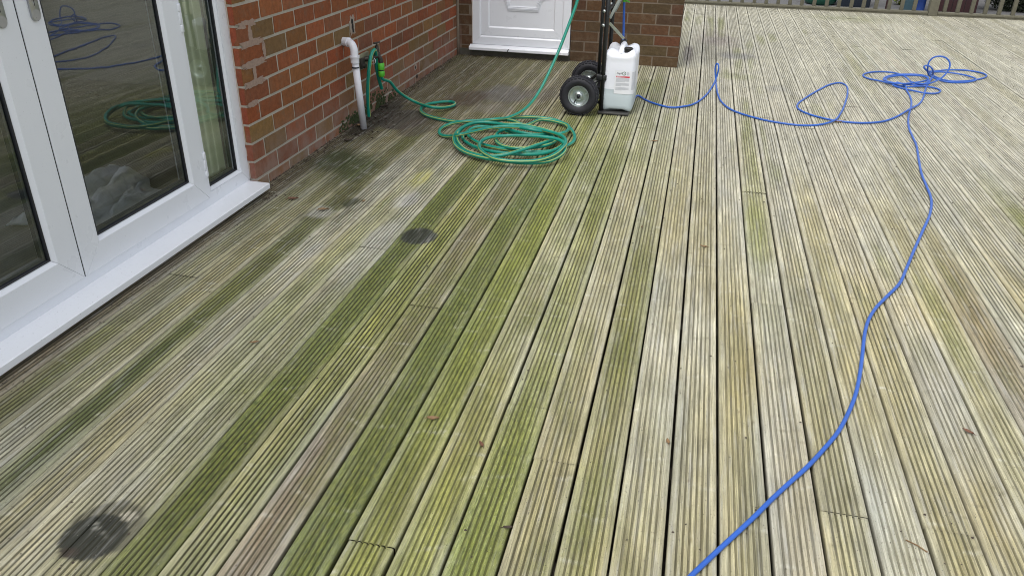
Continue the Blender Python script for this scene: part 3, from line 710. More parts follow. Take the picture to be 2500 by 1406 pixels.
# raised moulding with hollow corners
mx0, mx1, mz0 = -15.15, -11.55, 3.24
pts = [(-14.38, mz0)]; pts += [(-12.30, mz0)]
for t in np.linspace(0, 1, 10)[1:]: a = math.pi*(1-.5*t); pts.append((mx1+.0-.75+.75*(1-math.cos(t*math.pi/2))*1.0, mz0+.15+.75*math.sin(t*math.pi/2)))
pts += [(mx1, 4.3), (mx1, 12.0), (mx0, 12.0), (mx0, 4.3)]
for t in np.linspace(1, 0, 10)[:-1]: pts.append((mx0+.75-.75*(1-math.cos(t*math.pi/2)), mz0+.15+.75*math.sin(t*math.pi/2)))
def ribbon(b, pts, offs, depth):
    P = np.array(pts); n = len(P); nx = np.roll(P, -1, 0)-np.roll(P, 1, 0); L = np.linalg.norm(nx, axis=1)[:, None]; T = nx/L; N = np.stack([T[:, 1], -T[:, 0]], 1)
    m_ = len(offs); vs = []
    for i in range(n):
        for o_, d_ in zip(offs, depth): vs.append((P[i][0]+N[i][0]*o_, d_, P[i][1]+N[i][1]*o_))
    fs = [[i*m_+q, i*m_+q+1, ((i+1) % n)*m_+q+1, ((i+1) % n)*m_+q] for i in range(n) for q in range(m_-1)]
    b.add(vs, fs)
b = MB(); y = DY+.17
ribbon(b, pts, [-.16, -.15, -.10, -.085, -.07, -.02, 0, .02, .07, .085, .10, .15, .16], [y+.01, y-.05, y-.06, y-.02, y-.06, y-.075, y-.035, y-.075, y-.06, y-.02, y-.06, y-.05, y+.01])
make('moulding', b, M['upvc'], bd)
b = MB(); b.prism([(BY+.3, .42), (BY-.42, .42), (BY-.45, .45), (BY-.45, .60), (BY-.42, .63), (BY-.02, .755), (BY+.3, .755)], DX0-.12, DX1-.06, 'yz'); sl_ = make('sill', b, M['upvc_sill'], bd)
b = MB(); b.prism([(-14.30, .44), (-14.22, .60), (-14.12, .63), (-14.20, .52), (-14.24, .44)], BY-.455, BY-.40, 'xz'); make('chip', b, M['dark'], sl_)
b = MB(); r = random.Random(8); b.tube([(DX0+.02, BY-.015+r.uniform(-.015, .015), z) for z in np.linspace(.8, 17, 70)], .035, 7, rfun=lambda t: .7+.8*random.random()); make('sealant', b, M['caulk'], bd)
b = MB(); b.box(-10.9, -10.7, DY-.02, DY+.09, 8.0, 9.8, bv=.03); b.tube([(-10.8, DY, 9.3), (-10.8, DY-.35, 9.3), (-11.6, DY-.38, 9.3)], .07, 10); make('handle', b, M['steel'], leaf)

# ------------------------------------------------------------------ fence at the far edge
FY = 86.75
fe = thing('timber_fence', 'weathered low timber balustrade along the far edge of the deck', 'fence', (10, FY, 0))
FXS = [-4.4, 20.33, 44.5]
for k, x in enumerate(FXS):
    b = MB(); b.box(x-.40, x+.40, FY-.42, FY+.38, -3.9, 8.6, bv=.03, jit=0); b.add([(x-.44, FY-.46, 8.6), (x+.44, FY-.46, 8.6), (x+.44, FY+.42, 8.6), (x-.44, FY+.42, 8.6), (x, FY, 8.95)], [(0, 1, 4), (1, 2, 4), (2, 3, 4), (3, 0, 4), (3, 2, 1, 0)])
    make('post', b, M['fence'], fe)
for x0, x1 in ((-3.98, 19.90), (20.76, 44.08)):
    b = MB(); b.box(x0, x1, FY-.36, FY+.34, .16, .36, bv=.015); b.box(x0, x1, FY-.30, FY+.1, .0, .155); make('bottom_rail', b, M['fence'], fe)
    b = MB(); b.box(x0, x1, FY-.30, FY+.30, 7.6, 7.85, bv=.02); make('top_rail', b, M['fence'], fe)
bx = [-3.2+1.149*i for i in range(20)]; bx = [x for x in bx if x < 19.4]+[21.36+1.2*i for i in range(19)]
for x in bx:
    if abs(x-20.33) < .7: continue
    b = MB(); x += random.uniform(-.03, .03); q = random.uniform(-.02, .02)
    b.box(x-.165, x+.165, FY-.16, FY+.14, .365, 7.595, bv=.012); make('baluster', b, M['fence'], fe)

# things on the ground beyond the fence
Z0 = -4.0
def beyond(u, v): return gnd(u, v, Z0)
def at4(x, y): return beyond(1660+x/2.976, y/2.976)
gx, gy, _ = at4(1040, 48)
b = MB(); prof = [(0, 0), (1.7, 0), (2.05, .25), (2.25, .9), (2.4, 3.2), (2.5, 6.2), (2.62, 6.25), (2.62, 6.5), (1.2, 7.1), (0, 7.2)]
b.lathe(prof, (gx-.2, gy+2.4, Z0), 'z', 32)
make('water_butt', b, M['bin_green'], origin=(gx-.2, gy+2.4, Z0), autosmooth=40, label='round green plastic water butt beyond the fence', category='water butt')
x0, y0, _ = at4(1165, 52); x1, _, _ = at4(1385, 66)
b = MB(); b.box(x0, x1, y0+.3, y0+3.4, Z0, Z0+6.5, bv=.15); b.box(x0-.1, x1+.1, y0+.2, y0+3.5, Z0+6.5, Z0+6.9, bv=.12)
make('storage_bin', b, M['navy'], origin=((x0+x1)/2, y0+1.8, Z0), autosmooth=40, label='dark navy storage bin beyond the fence beside the green water butt', category='bin')
x0, y0, _ = at4(1615, 82); x1, _, _ = at4(1712, 88); c = ((x0+x1)/2, y0+1.0, Z0)
b = MB(); b.lathe([(0, 0), (.85, 0), (.95, .1), (1.0, 4.8), (1.08, 4.85), (1.08, 5.1), (0, 5.25)], c, 'z', 24)
make('barrel', b, M['teal'], origin=c, autosmooth=40, label='dull teal barrel beyond the fence left of the big post', category='barrel')
x0, y0, _ = at4(1712, 88); x1, _, _ = at4(1768, 92); c = ((x0+x1)/2+.15, y0+1.3, Z0)
b = MB(); b.lathe([(0, 0), (.6, 0), (.7, .1), (.72, 1.6), (.76, 1.65), (.72, 1.7), (.72, 3.4), (.76, 3.45), (.72, 3.5), (.7, 5.0), (0, 5.1)], c, 'z', 24)
make('barrel', b, M['blue'], origin=c, autosmooth=40, label='bright blue barrel close behind the big fence post', category='barrel')
x0, y0, _ = at4(1880, 104); x1, _, _ = at4(2150, 115)
b = MB(); b.box(x0, x1, y0+.6, y0+5, Z0, Z0+8.4, bv=.06)
sh = make('garden_store', b, M['maroon'], origin=((x0+x1)/2, y0+3, Z0), label='dark maroon wooden garden store beyond the fence right of the big post', category='store')
b = MB()
for i in range(1, 6): x = x0+(x1-x0)*i/6; b.box(x-.03, x+.03, y0+.575, y0+.62, Z0+.1, Z0+8.3)
make('board_joint', b, M['dark'], sh)
b = MB(); b.prism([(y0+.3, Z0+8.42), (y0+5.3, Z0+8.42), (y0+5.3, Z0+9.2), (y0+.3, Z0+8.7)], x0-.3, x1+.3, 'yz'); make('roof', b, M['dark'], sh)
# a post and a clump of leaves by the barrels
x0, y0, _ = at4(1500, 76)
b = MB(); b.box(x0-.16, x0+.16, y0+.1, y0+.45, Z0, Z0+7.5, bv=.02)
make('post', b, M['maroon'], origin=(x0, y0, Z0), label='slim dark red post standing beyond the fence', category='post')
def leafclump(name, c, rx, ry, rz, n, size, mat, seed, **kw):
    r = random.Random(seed); b = MB()
    for i in range(n):
        while True:
            p = [r.uniform(-1, 1) for _ in range(3)]
            if sum(q*q for q in p) < 1: break
        o = Vector((c[0]+p[0]*rx, c[1]+p[1]*ry, c[2]+p[2]*rz)); a = Vector([r.gauss(0, 1) for _ in range(3)]).normalized(); d = a.orthogonal().normalized(); e = a.cross(d)
        s1 = size*r.uniform(.6, 1.3)
        b.add([o-d*s1, o+e*s1*.45, o+d*s1, o-e*s1*.45+a*s1*.2], [(0, 1, 2, 3)])
    b.tube([(c[0], c[1], Z0), (c[0], c[1], c[2])], .09, 6)
    return make(name, b, mat, origin=(c[0], c[1], Z0), **kw)
x0, y0, _ = at4(1560, 40)
leafclump('shrub', (x0+.7, y0+.5, Z0+1.9), 1.3, 1.0, 1.9, 700, .22, M['plant'], 3, label='yellow-green leafy plant beside the teal barrel', category='plant')
b = MB()
x0, y0, _ = at4(2380, 112)
leafclump('hedge', (x0+5, y0+4.5, Z0+4), 8.5, 3.2, 4.8, 26000, .22, M['hedge'], 6, label='dark evergreen hedge right of the maroon store beyond the fence', category='hedge')
b = MB()
# boundary panel behind everything
b.box(-40, 90, 139, 139.4, Z0, Z0+14)
for i in range(14): b.box(-40, 90, 138.9, 139.02, Z0+i*1.0+.05, Z0+i*1.0+.9)
make('garden_fence', b, M['fence'], origin=(20, 139, Z0), label='plain horizontal boarded fence closing the garden', category='fence')

# ------------------------------------------------------------------ waste pipe
wp = thing('waste_pipe', 'white plastic waste pipe with an elbow coming out of the brick wall', 'pipe', (-17.22, 36.05, 0))
base, top = np.array((-17.22, 36.05, .02)), np.array((-17.30, 35.75, 3.42))
b = MB(); b.tube([base, top], .165, 24); make('down_pipe', b, M['pvc_pipe'], wp)
el = catmull([top+(0, 0, -.05), top+(0, .0, .22), top+(-.03, .05, .5), top+(-.16, .14, .70), top+(-.38, .26, .76), top+(-.72, .42, .76)], .06)
b = MB(); b.tube(el, .185, 24); 
b.tube([top+(0, 0, -.12), top+(0, 0, .16)], .205, 24); b.tube([top+(0, 0, .12), top+(0, 0, .21)], .235, 24)
e = el[-1]; d = el[-1]-el[-2]; d /= np.linalg.norm(d); b.tube([e-d*.42, e-d*.30], .225, 24); b.tube([e-d*.34, e-d*.02], .205, 24)
make('elbow', b, M['pvc_pipe'], wp, autosmooth=40)
b = MB(); b.tube([top+(0, 0, -.36), top+(0, 0, -.30)], .178, 24); make('rubber_ring', b, M['gasket'], wp)

# ------------------------------------------------------------------ garden tap
tp = thing('garden_tap', 'dark tarnished brass garden tap on a pale mossy board with a green hose connector', 'tap', (-17.9, 38.4, 2.8))
b = MB(); b.box(-17.99, -17.86, 37.3, 38.85, 2.5, 3.25, bv=.02); make('mounting_board', b, M['wood_block'], tp)
b = MB(); b.tube([(-17.88, 37.75, 2.72), (-17.6, 37.75, 2.72)], .12, 12); b.box(-17.87, -17.7, 37.55, 37.95, 2.6, 3.1, bv=.04)
b.tube(catmull([(-17.86, 38.2, 2.95), (-17.7, 38.25, 2.98), (-17.5, 38.55, 3.02), (-17.38, 38.75, 3.04)], .1), .125, 12)
b.tube(catmull([(-17.42, 38.68, 3.04), (-17.34, 38.80, 3.02), (-17.25, 38.86, 2.88), (-17.24, 38.86, 2.70)], .1), .12, 12)
b.lathe([(0, -.18), (.15, -.18), (.17, -.05), (.16, .08), (.12, .12), (.13, .2), (.10, .3), (.09, .42), (0, .42)], (-17.40, 38.82, 3.12), 'z', 12)
make('tap_body', b, M['brass'], tp, autosmooth=40)
b = MB(); b.tube([(-17.40, 38.82, 3.50), (-17.40, 38.84, 3.68)], .05, 8); b.tube([(-17.40, 38.48, 3.72), (-17.40, 38.86, 3.68), (-17.40, 39.22, 3.64)], .045, 10); make('tap_handle', b, M['brass'], tp)
b = MB(); b.lathe([(.16, 0), (.18, .03), (.16, .06)], (-17.52, 38.42, 2.85), 'y', 14); make('ptfe_ring', b, M['upvc'], tp)
cn = np.array((-17.24, 38.86, 2.68))
b = MB(); b.lathe([(0, 0), (.15, 0), (.17, -.03), (.175, -.30), (.16, -.34), (0, -.34)], cn, 'z', 18); b.lathe([(0, -.40), (.15, -.40), (.17, -.44), (.165, -.62), (.12, -.70), (0, -.70)], cn, 'z', 18); make('hose_connector', b, M['lime'], tp, autosmooth=40)
b = MB(); b.lathe([(0, -.33), (.13, -.33), (.13, -.41), (0, -.41)], cn, 'z', 18); make('connector_collar', b, M['gasket'], tp)

# ------------------------------------------------------------------ hoses
GR = .082
b = MB(); pth = catmull([(-17.62, 37.75, .16), (-17.60, 37.7, .9), (-17.52, 37.66, 1.8), (-17.42, 37.75, 2.7), (-17.36, 38.0, 3.28), (-17.34, 38.35, 3.42), (-17.40, 38.66, 3.10), (-17.48, 38.82, 2.5), (-17.50, 39.1, 1.8), (-17.50, 39.42, 1.22)], .12)
b.tube(pth, GR*1.15, 16, stripe=({3, 11}, 1)); make('hose_offcut', b, [M['green_hose'], M['stripe']], origin=(-17.5, 38, 0), autosmooth=60,
     label='short length of green hose draped over the garden tap with both ends hanging', category='hose')
def z5(x, y, L=0.0): return gnd(1000+x/5.5556, 180+y/5.5556, GR+.02+L*GR*1.9)
path = [(cn[0], cn[1], cn[2]-.60), (cn[0]+.01, cn[1]+.02, cn[2]-.80), onX(952, 200, -17.08), onX(966, 218, -16.93), onX(984, 233, -16.74), gnd(1003, 244, .36), gnd(1020, 252, .22)]
for x, y, L in [(200,432,1.1),(300,456,1.2),(420,464,.8),(540,452,.4),(608,425,.2),(605,395,.1),(540,381,0),(450,385,0),(320,402,0),(235,420,0),(172,452,0),(150,492,0),(178,540,0),(240,572,0),(330,600,0),(450,628,0),(600,650,.2),(780,656,.6),(1000,640,1.2),
                 (1200,625,1.6),(1350,603,1.6),(1520,593,1.2),(1700,594,.8),(1880,612,.5),(2030,650,.3),(2150,720,.2),(2225,810,.2),(2238,880,.2),(2205,940,.1),(2120,985,.1),
                 (1980,1040,.4),(1800,1062,.4),(1600,1062,.3),(1400,1040,.2),(1200,1010,.2),(1000,965,.2),(870,905,.1),(800,845,.2),(800,780,.4),(870,735,1.0),(1000,720,1.4),
                 (1200,750,.6),(1400,810,.2),(1650,835,.2),(1900,835,.3),(2060,812,1.4),(2150,765,.6),(2140,700,.4),(2000,655,.6),(1800,625,.6),(1560,700,2.0),(1400,640,2.0),(1250,628,1.0),(1050,665,.4),(880,735,.3),
                 (760,810,.2),(720,870,.2),(800,950,.2),(960,1020,.6),(1200,1070,.8),(1500,1095,.8),(1800,1085,.8),(2000,1020,1.2),(2090,950,1.8),(2080,880,2.0),(2000,820,2.0),(1850,765,2.0),(1650,720,2.0),(1480,690,2.2),
                 (1300,690,2.0),(1050,672,2.0),(900,668,1.8),(780,700,1.6),(680,770,1.4),(640,860,1.2),(670,950,1.0),(760,1040,.8),(900,1095,.8),(1060,1120,.8),(1250,1110,1.2),(1400,1075,1.8),(1550,1030,2.2),(1750,960,2.2),(1880,920,1.5),(1960,880,.8),
                 (1900,830,.6),(1700,830,1.8),(1450,790,2.0),(1300,755,1.0),(1210,790,.6),(1165,860,.5),(1185,930,.6),(1270,985,.8),(1450,1015,1.2),(1700,1000,1.2),(1850,975,1.2),(1960,930,.9),(2010,870,.8),
                 (1960,820,1.0),(1700,770,2.6),(1400,715,2.6),(1200,680,2.4),(1000,660,2.4),(860,672,2.2),(720,730,1.8),(620,820,1.4),(598,900,1.1),(640,990,.9),(760,1070,.7),(950,1130,.7),(1150,1165,.9),(1400,1200,.9),
                 (1650,1212,.8),(1900,1185,.8),(2060,1100,1.4),(2112,1010,2.0),(2080,930,2.6),(1980,885,2.8),(1800,858,2.8),(1550,845,2.4),(1300,845,1.9),(1110,862,1.9),(990,905,1.8),(945,970,1.8),(975,1050,1.8),(1080,1120,1.6),
                 (1200,1165,1.6),(1450,1190,1.4),(1750,1175,1.6),(1960,1100,2.2),(2070,1010,2.8),(2120,930,2.6),(2070,850,2.6),(1900,790,2.6),(1650,740,2.6),(1300,720,3.0),(1210,722,2.8),(1050,745,2.4),(850,790,2.2),
                 (680,828,2.4),(570,850,.6),(480,850,.1),(415,825,0),(405,775,0),(450,728,.1),(560,682,.6),(700,655,1.6),(850,642,2.0),(1000,634,2.4),(1180,618,3.0)]:
    path.append(z5(x, y, L))
path += [onY(1240, 288, 38.6), onY(1270, 275, 39.2), onY(1297, 252, 40.0), onY(1322, 215, 40.8), onY(1345, 168, 41.6), onY(1367, 118, 42.3), onY(1387, 66, 42.8), onY(1405, 18, 43.2), onY(1420, -25, 43.5), (-7.0, 43.7, 7.0), (-6.75, 43.8, 7.6)]
pth = catmull(path, .22); pth[:, 2] = np.maximum(pth[:, 2], GR+.012)
b = MB(); b.tube(pth, GR, 16, stripe=({2, 10}, 1), twist=.008); make('garden_hose', b, [M['green_hose'], M['stripe']], origin=(-10, 36, 0),
     label='long green hose with a yellow stripe, coiled on the deck and clipped to the tap', category='hose')
BR_ = .051
def z4(x, y, L=0.0): return gnd(1660+x/2.976, y/2.976, BR_+.006+L*BR_*2)
def y4(x, y, Y): return onY(1660+x/2.976, y/2.976, Y)
Yl = gnd(1749, 200)[1]; Yc = gnd(1660+1830/2.976, 590/2.976)[1]
path = [(-5.3, 44.4, .30), (-4.75, 44.6, .24)]+[gnd(u, v, .06) for u, v in ((1558, 234), (1575, 244), (1600, 254), (1640, 263), (1672, 260))]
path += [z4(100, 757), z4(180, 702), z4(232, 635), y4(262, 575, Yl), y4(278, 520, Yl), y4(281, 478, Yl), y4(270, 463, Yl+.1), y4(258, 485, Yl+.2), y4(256, 530, Yl+.2), y4(260, 585, Yl+.15), z4(266, 640), z4(278, 695), z4(305, 745), z4(380, 802), z4(540, 856), z4(700, 890), z4(880, 912), z4(1010, 908), z4(1110, 882, .7), z4(1170, 820), z4(1205, 735), z4(1218, 670), z4(1205, 622), z4(1165, 604), z4(1100, 613), z4(1000, 660), z4(900, 722), z4(855, 760), z4(858, 790), z4(920, 825), z4(1020, 855), z4(1130, 878, 0), z4(1290, 894), z4(1450, 888), z4(1560, 856), z4(1660, 800, .7), z4(1740, 755), z4(1772, 700), z4(1788, 640, .8), z4(1815, 590, 1.5)]
path += [z4(1838, 545, 2), y4(1835, 505, Yc), y4(1815, 484, Yc), y4(1788, 478, Yc), y4(1772, 488, Yc), y4(1783, 504, Yc), z4(1830, 520, 1.2), z4(1950, 510, .6), z4(2080, 513), z4(2185, 530), z4(2228, 550), z4(2190, 573), z4(2080, 590), z4(1980, 592), z4(1900, 578), z4(1835, 548, 1), z4(1815, 530, 1), z4(1900, 525, 1), z4(2030, 540, .6), z4(2130, 565, .6), z4(2148, 585, .6), z4(2060, 601), z4(1930, 596), z4(1850, 570, 1), z4(1808, 545, 2)]
path += [y4(1800, 500, Yc+.2), y4(1808, 455, Yc+.2), y4(1838, 422, Yc+.2), y4(1885, 411, Yc+.1), y4(1932, 422, Yc), y4(1960, 455, Yc), y4(1957, 500, Yc-.1), y4(1925, 545, Yc-.2), z4(1870, 585, 2.4), z4(1800, 610, 2), z4(1720, 618, 1), z4(1610, 610, 1), z4(1520, 598, 1), z4(1480, 578, 1), z4(1520, 553, 1), z4(1620, 542, .8), z4(1740, 545, .8), z4(1798, 560, 1.4), z4(1790, 585, 1.4), z4(1710, 602, 1.6), z4(1610, 610, 2), z4(1530, 604, 1.5), z4(1496, 582, 1.3), z4(1530, 560, .8), z4(1640, 548, 1.4), z4(1770, 556, 2),
          z4(1805, 580, 2), z4(1760, 612, 2), z4(1690, 600, 1.8), z4(1640, 562, 1), z4(1560, 532), z4(1470, 523), z4(1370, 530), z4(1330, 550), z4(1370, 573), z4(1470, 594, .6), z4(1560, 618, .8), z4(1650, 632), z4(1760, 628, .6), z4(1850, 640), z4(1893, 660), z4(1860, 680), z4(1780, 678, .7), z4(1690, 660, .6), z4(1600, 640), z4(1545, 618, .8), z4(1580, 600, 2), z4(1630, 620, 1), z4(1645, 655, .8), z4(1668, 695), z4(1682, 745), z4(1675, 795, 0)]
path += [gnd(u, v, .06) for u, v in ((2218, 285), (2219, 312), (2227, 332), (2237, 355), (2243, 390), (2250, 425), (2262, 455), (2273, 485), (2271, 520), (2252, 565), (2231, 612), (2213, 655), (2196, 692), (2165, 724), (2138, 752), (2120, 782), (2111, 815), (2106, 860), (2099, 915), (2088, 965), (2070, 1010), (2045, 1055), (2012, 1095), (1970, 1140), (1925, 1180), (1880, 1222), (1840, 1262), (1796, 1303), (1745, 1350), (1690, 1402), (1640, 1450), (1560, 1520), (1400, 1640))]
pth = catmull(path, .2); b = MB(); b.tube(pth, BR_, 14)
bh = make('water_hose', b, M['blue_hose'], origin=(5, 40, 0), label='thin blue hose trailing in loops across the deck from the sack truck to the foreground', category='hose')

# ------------------------------------------------------------------ sack truck
tr = thing('sack_truck', 'black tubular sack truck with two chunky rubber wheels standing by the wall pier', 'trolley', (-6.15, 43.8, 0))
b = MB()
for y in (42.45, 45.15):
    b.tube([(-6.15, y, .06), (-6.15, y, 9.4)], .115, 14)
b.tube(catmull([(-6.15, 42.45, 9.3), (-6.2, 42.5, 9.7), (-6.5, 42.8, 9.95), (-6.7, 43.8, 10.0), (-6.5, 44.8, 9.95), (-6.2, 45.1, 9.7), (-6.15, 45.15, 9.3)], .12), .115, 14)
for z in (1.5, 5.25, 8.2): b.tube([(-6.16, 42.5, z), (-6.16, 45.1, z)], .09, 12)
make('frame', b, M['black_paint'], tr)
b = MB()
for y in (42.75, 44.85): b.tube([(-6.42, y, 1.9), (-6.42, y, 5.4), (-6.36, y, 8.6)], .09, 12)
b.tube([(-6.37, 42.7, 8.5), (-6.37, 44.9, 8.5)], .09, 12)
make('sliding_frame', b, M['black_paint'], tr)
b = MB()
for y, z in ((42.66, 4.62), (42.66, 5.45), (42.28, 5.3), (42.28, 4.6), (44.95, 5.3)): b = MB(); b.lathe([(0, -.06), (.06, -.05), (.085, 0), (.06, .05), (0, .06)], (-6.22 if y > 42.5 else -6.28, y-.12, z), 'y', 10); make('bolt', b, M['zinc'], tr)
def bar(b, p, q, wd, th):
    p, q = np.array(p, float), np.array(q, float); t = (q-p)/np.linalg.norm(q-p); s_ = np.array([0, 1, 0.]); u_ = np.cross(t, s_); u_ /= np.linalg.norm(u_)
    vs = [e+s_*a*th+u_*c*wd for e in (p, q) for a, c in ((-1, -1), (1, -1), (1, 1), (-1, 1))]
    b.add(vs, [(0, 3, 2, 1), (4, 5, 6, 7), (0, 1, 5, 4), (1, 2, 6, 5), (2, 3, 7, 6), (3, 0, 4, 7)])
for p_, q_ in (((-6.02, 42.62, 4.66), (-5.25, 42.95, 3.86)), ((-6.02, 42.62, 4.9), (-5.20, 42.62, 6.7)), ((-6.02, 44.98, 4.9), (-5.20, 44.98, 6.7))):
    b = MB(); bar(b, p_, q_, .07, .02); make('brace', b, M['zinc'], tr)
b = MB(); b.box(-6.1, -4.9, 42.5, 45.1, 6.72, 6.84, bv=.03); b.box(-6.05, -5.0, 42.7, 44.9, 6.85, 7.9, bv=.1); make('control_box', b, M['black_paint'], tr, autosmooth=40)
b = MB(); b.box(-6.28, -4.62, 42.10, 45.3, .03, .13, bv=.015); make('toe_plate', b, M['toe'], tr)
b = MB(); b.tube([(-7.28, 41.5, 1.02), (-7.28, 46.1, 1.02)], .09, 12)
for y in (42.5, 45.1):
    b.tube([(-7.28, y, 1.02), (-6.2, y, 1.9)], .08, 8); b.tube([(-7.28, y, 1.02), (-6.2, y, .5)], .08, 8); b.box(-6.5, -5.95, y-.16, y+.16, 1.75, 2.05, bv=.04)
make('axle', b, M['black_paint'], tr)
for yw in (41.78, 45.72):
    c = (-7.28, yw, 1.03); R_ = 1.02; hw = .36
    b = MB(); prof = [(.52, -hw*.62), (.60, -hw*.80), (.74, -hw), (.88, -hw*.95), (.965, -hw*.72), (R_-.01, -hw*.40), (R_, 0), (R_-.01, hw*.40), (.965, hw*.72), (.88, hw*.95), (.74, hw), (.60, hw*.80), (.52, hw*.62)]
    b.lathe(prof, c, 'y', 48)
    tyre = make('tyre', b, M['rubber'], tr)
    b = MB(); nb = 30
    for i in range(nb):                                     # tread blocks
        a0 = 2*math.pi*i/nb
        for k, (h0, h1) in enumerate(((-.33, -.20), (-.17, -.015), (.015, .17), (.20, .33))):
            a1 = a0+(.5 if k % 2 else 0)*2*math.pi/nb; vs = []
            for rr in (.93, (1.045 if k in (1, 2) else 1.0)):
                for aa in (a1+.025, a1+2*math.pi/nb-.035):
                    for h in (h0, h1):
                        q = rr-(.03 if (rr > .95 and ((k == 0 and h == h0) or (k == 3 and h == h1))) else 0); vs.append((c[0]+q*math.cos(aa), c[1]+h, c[2]+q*math.sin(aa)))
            b.add(vs, [(0, 1, 3, 2), (4, 6, 7, 5), (0, 4, 5, 1), (2, 3, 7, 6), (0, 2, 6, 4), (1, 5, 7, 3)])
    make('tread', b, M['rubber'], tyre)
    b = MB()
    for sgn in (-1, 1):
        pr = [(.56, .62), (.545, .66), (.50, .64), (.485, .50), (.47, .44), (.44, .38), (.30, .36), (.245, .37), (.235, .50), (.16, .62), (.13, .66), (.12, .50), (0, .50)]
        b.lathe([(r_, sgn*hw*d_*1.12) for r_, d_ in pr], c, 'y', 40)
    for i in range(6):
        a = i*math.pi/3+.3; b.lathe([(0, -.04), (.035, -.04), (.035, 0), (0, 0)], (c[0]+.37*math.cos(a), c[1]-hw*.42, c[2]+.37*math.sin(a)), 'y', 8)
    rim = make('rim', b, M['zinc'], tr, autosmooth=50)
    b = MB(); b.lathe([(0, -.30), (.07, -.30), (.09, -.27), (.09, -.2), (0, -.2)], c, 'y', 12); b.tube([(c[0]-.13, c[1]-.19, c[2]-.15), (c[0]-.22, c[1]-.22, c[2]-.37)], .028, 8); make('hub', b, M['gasket'], rim)

# ------------------------------------------------------------------ jerrycan
CX, CY0, CY1, CZ0, CZ1 = -5.31, 42.36, 45.05, .135, 3.58
def superell(cx, cy, hx, hy, e, n=64):
    out = []
    for i in range(n):
        a = 2*math.pi*(i+.5)/n; c, s_ = math.cos(a), math.sin(a); out.append((cx+hx*math.copysign(abs(c)**e, c), cy+hy*math.copysign(abs(s_)**e, s_)))
    return out
jc_ = thing('jerrycan', 'white plastic jerrycan half full of clear liquid with a printed label, on the sack truck', 'jerrycan', (CX, 43.9, CZ0))
cy = (CY0+CY1)/2; hx, hy = .85, (CY1-CY0)/2
lev = [(0, .90), (.05, .95), (.16, .985), (.35, .99), (.6, 1), (.93, 1), (1.06, .99), (1.20, 1), (1.25, 1), (2.3, 1), (2.75, 1), (2.95, .985), (3.08, 1), (3.2, .995), (3.3, .965), (3.37, .90)]
lev = [(z if z < 1.3 else 1.25+(z-1.25)*.86, s_) for z, s_ in lev]; HT = lev[-1][0]
def lobes(i, n, amp):
    a = 2*math.pi*(i+.5)/n; return amp*(abs(math.sin(2*a))**.9)
b = MB(); n = 64; vs = []; zs = [CZ0+z for z, _ in lev]
zs = zs[:4]+[z for z in zs[4:]]
for k, (z, s_) in enumerate(lev):
    ring = superell(CX, cy, hx*s_, hy*s_, .30, n)
    top_t = max(0, (z-HT+.42)/.42); bot_t = max(0, (.30-z)/.30)
    for i, (x, y) in enumerate(ring):
        l = lobes(i, n, 1.0); vs.append((x, y, CZ0+z+top_t*(l*.20-.10)+bot_t*((1-l)*.14)))
fs = []; mi = []
liq = CZ0+.98
o = len(b.v); b.v += vs; b.c += [(1, 1, 1)]*len(vs)
for k in range(len(lev)-1):
    for i in range(n):
        i2 = (i+1) % n; b.f.append([k*n+i, k*n+i2, (k+1)*n+i2, (k+1)*n+i]); b.sm.append(True); b.mi.append(1 if lev[k+1][0] <= 1.20 else 0)
# top surface: fan of rings with a valley between the four shoulders
base_k = (len(lev)-1)*n; prev = base_k
for q in (.78, .52, .28, .0):
    st = len(b.v)
    for i, (x, y) in enumerate(superell(CX, cy, hx*.90*q, hy*.90*q, .30+.4*(1-q), n)):
        l = lobes(i, n, 1.0); b.v.append((x, y, CZ0+HT+.06*(1 if q > .6 else .3)-.10+l*.20*min(1, q*1.25)+.03)); b.c.append((1, 1, 1))
    for i in range(n): i2 = (i+1) % n; b.f.append([prev+i, prev+i2, st+i2, st+i]); b.sm.append(True); b.mi.append(0)
    prev = st
b.f.append(list(range(n))[::-1]); b.sm.append(False); b.mi.append(1)
make('body', b, [M['can'], M['can_liquid']], jc_, autosmooth=60)
b = MB(); hz = CZ0+HT+.03
b.tube(catmull([(CX+.02, CY0+.30, hz-.16), (CX+.02, CY0+.42, hz+.06), (CX+.02, CY0+.75, hz+.16), (CX+.02, cy+.1, hz+.17), (CX+.02, cy+.5, hz+.12), (CX+.02, CY1-.35, hz-.14)], .1), .15, 14)
make('carry_handle', b, M['can'], jc_)
b = MB(); c = (CX+.36, CY0+.52, hz-.06); b.lathe([(0, .26), (.20, .26), (.235, .23), (.24, .02), (0, 0)], c, 'z', 24)
for i in range(24): a = i*math.pi/12; b.box(c[0]+.235*math.cos(a)-.012, c[0]+.235*math.cos(a)+.012, c[1]+.235*math.sin(a)-.012, c[1]+.235*math.sin(a)+.012, c[2]+.03, c[2]+.23)
make('cap', b, M['black_paint'], jc_, autosmooth=40)
b = MB(); b.box(CX-.22, CX+.12, cy+.42, cy+.80, hz-.02, hz+.36, bv=.05); make('suction_cap', b, M['black_paint'], jc_)
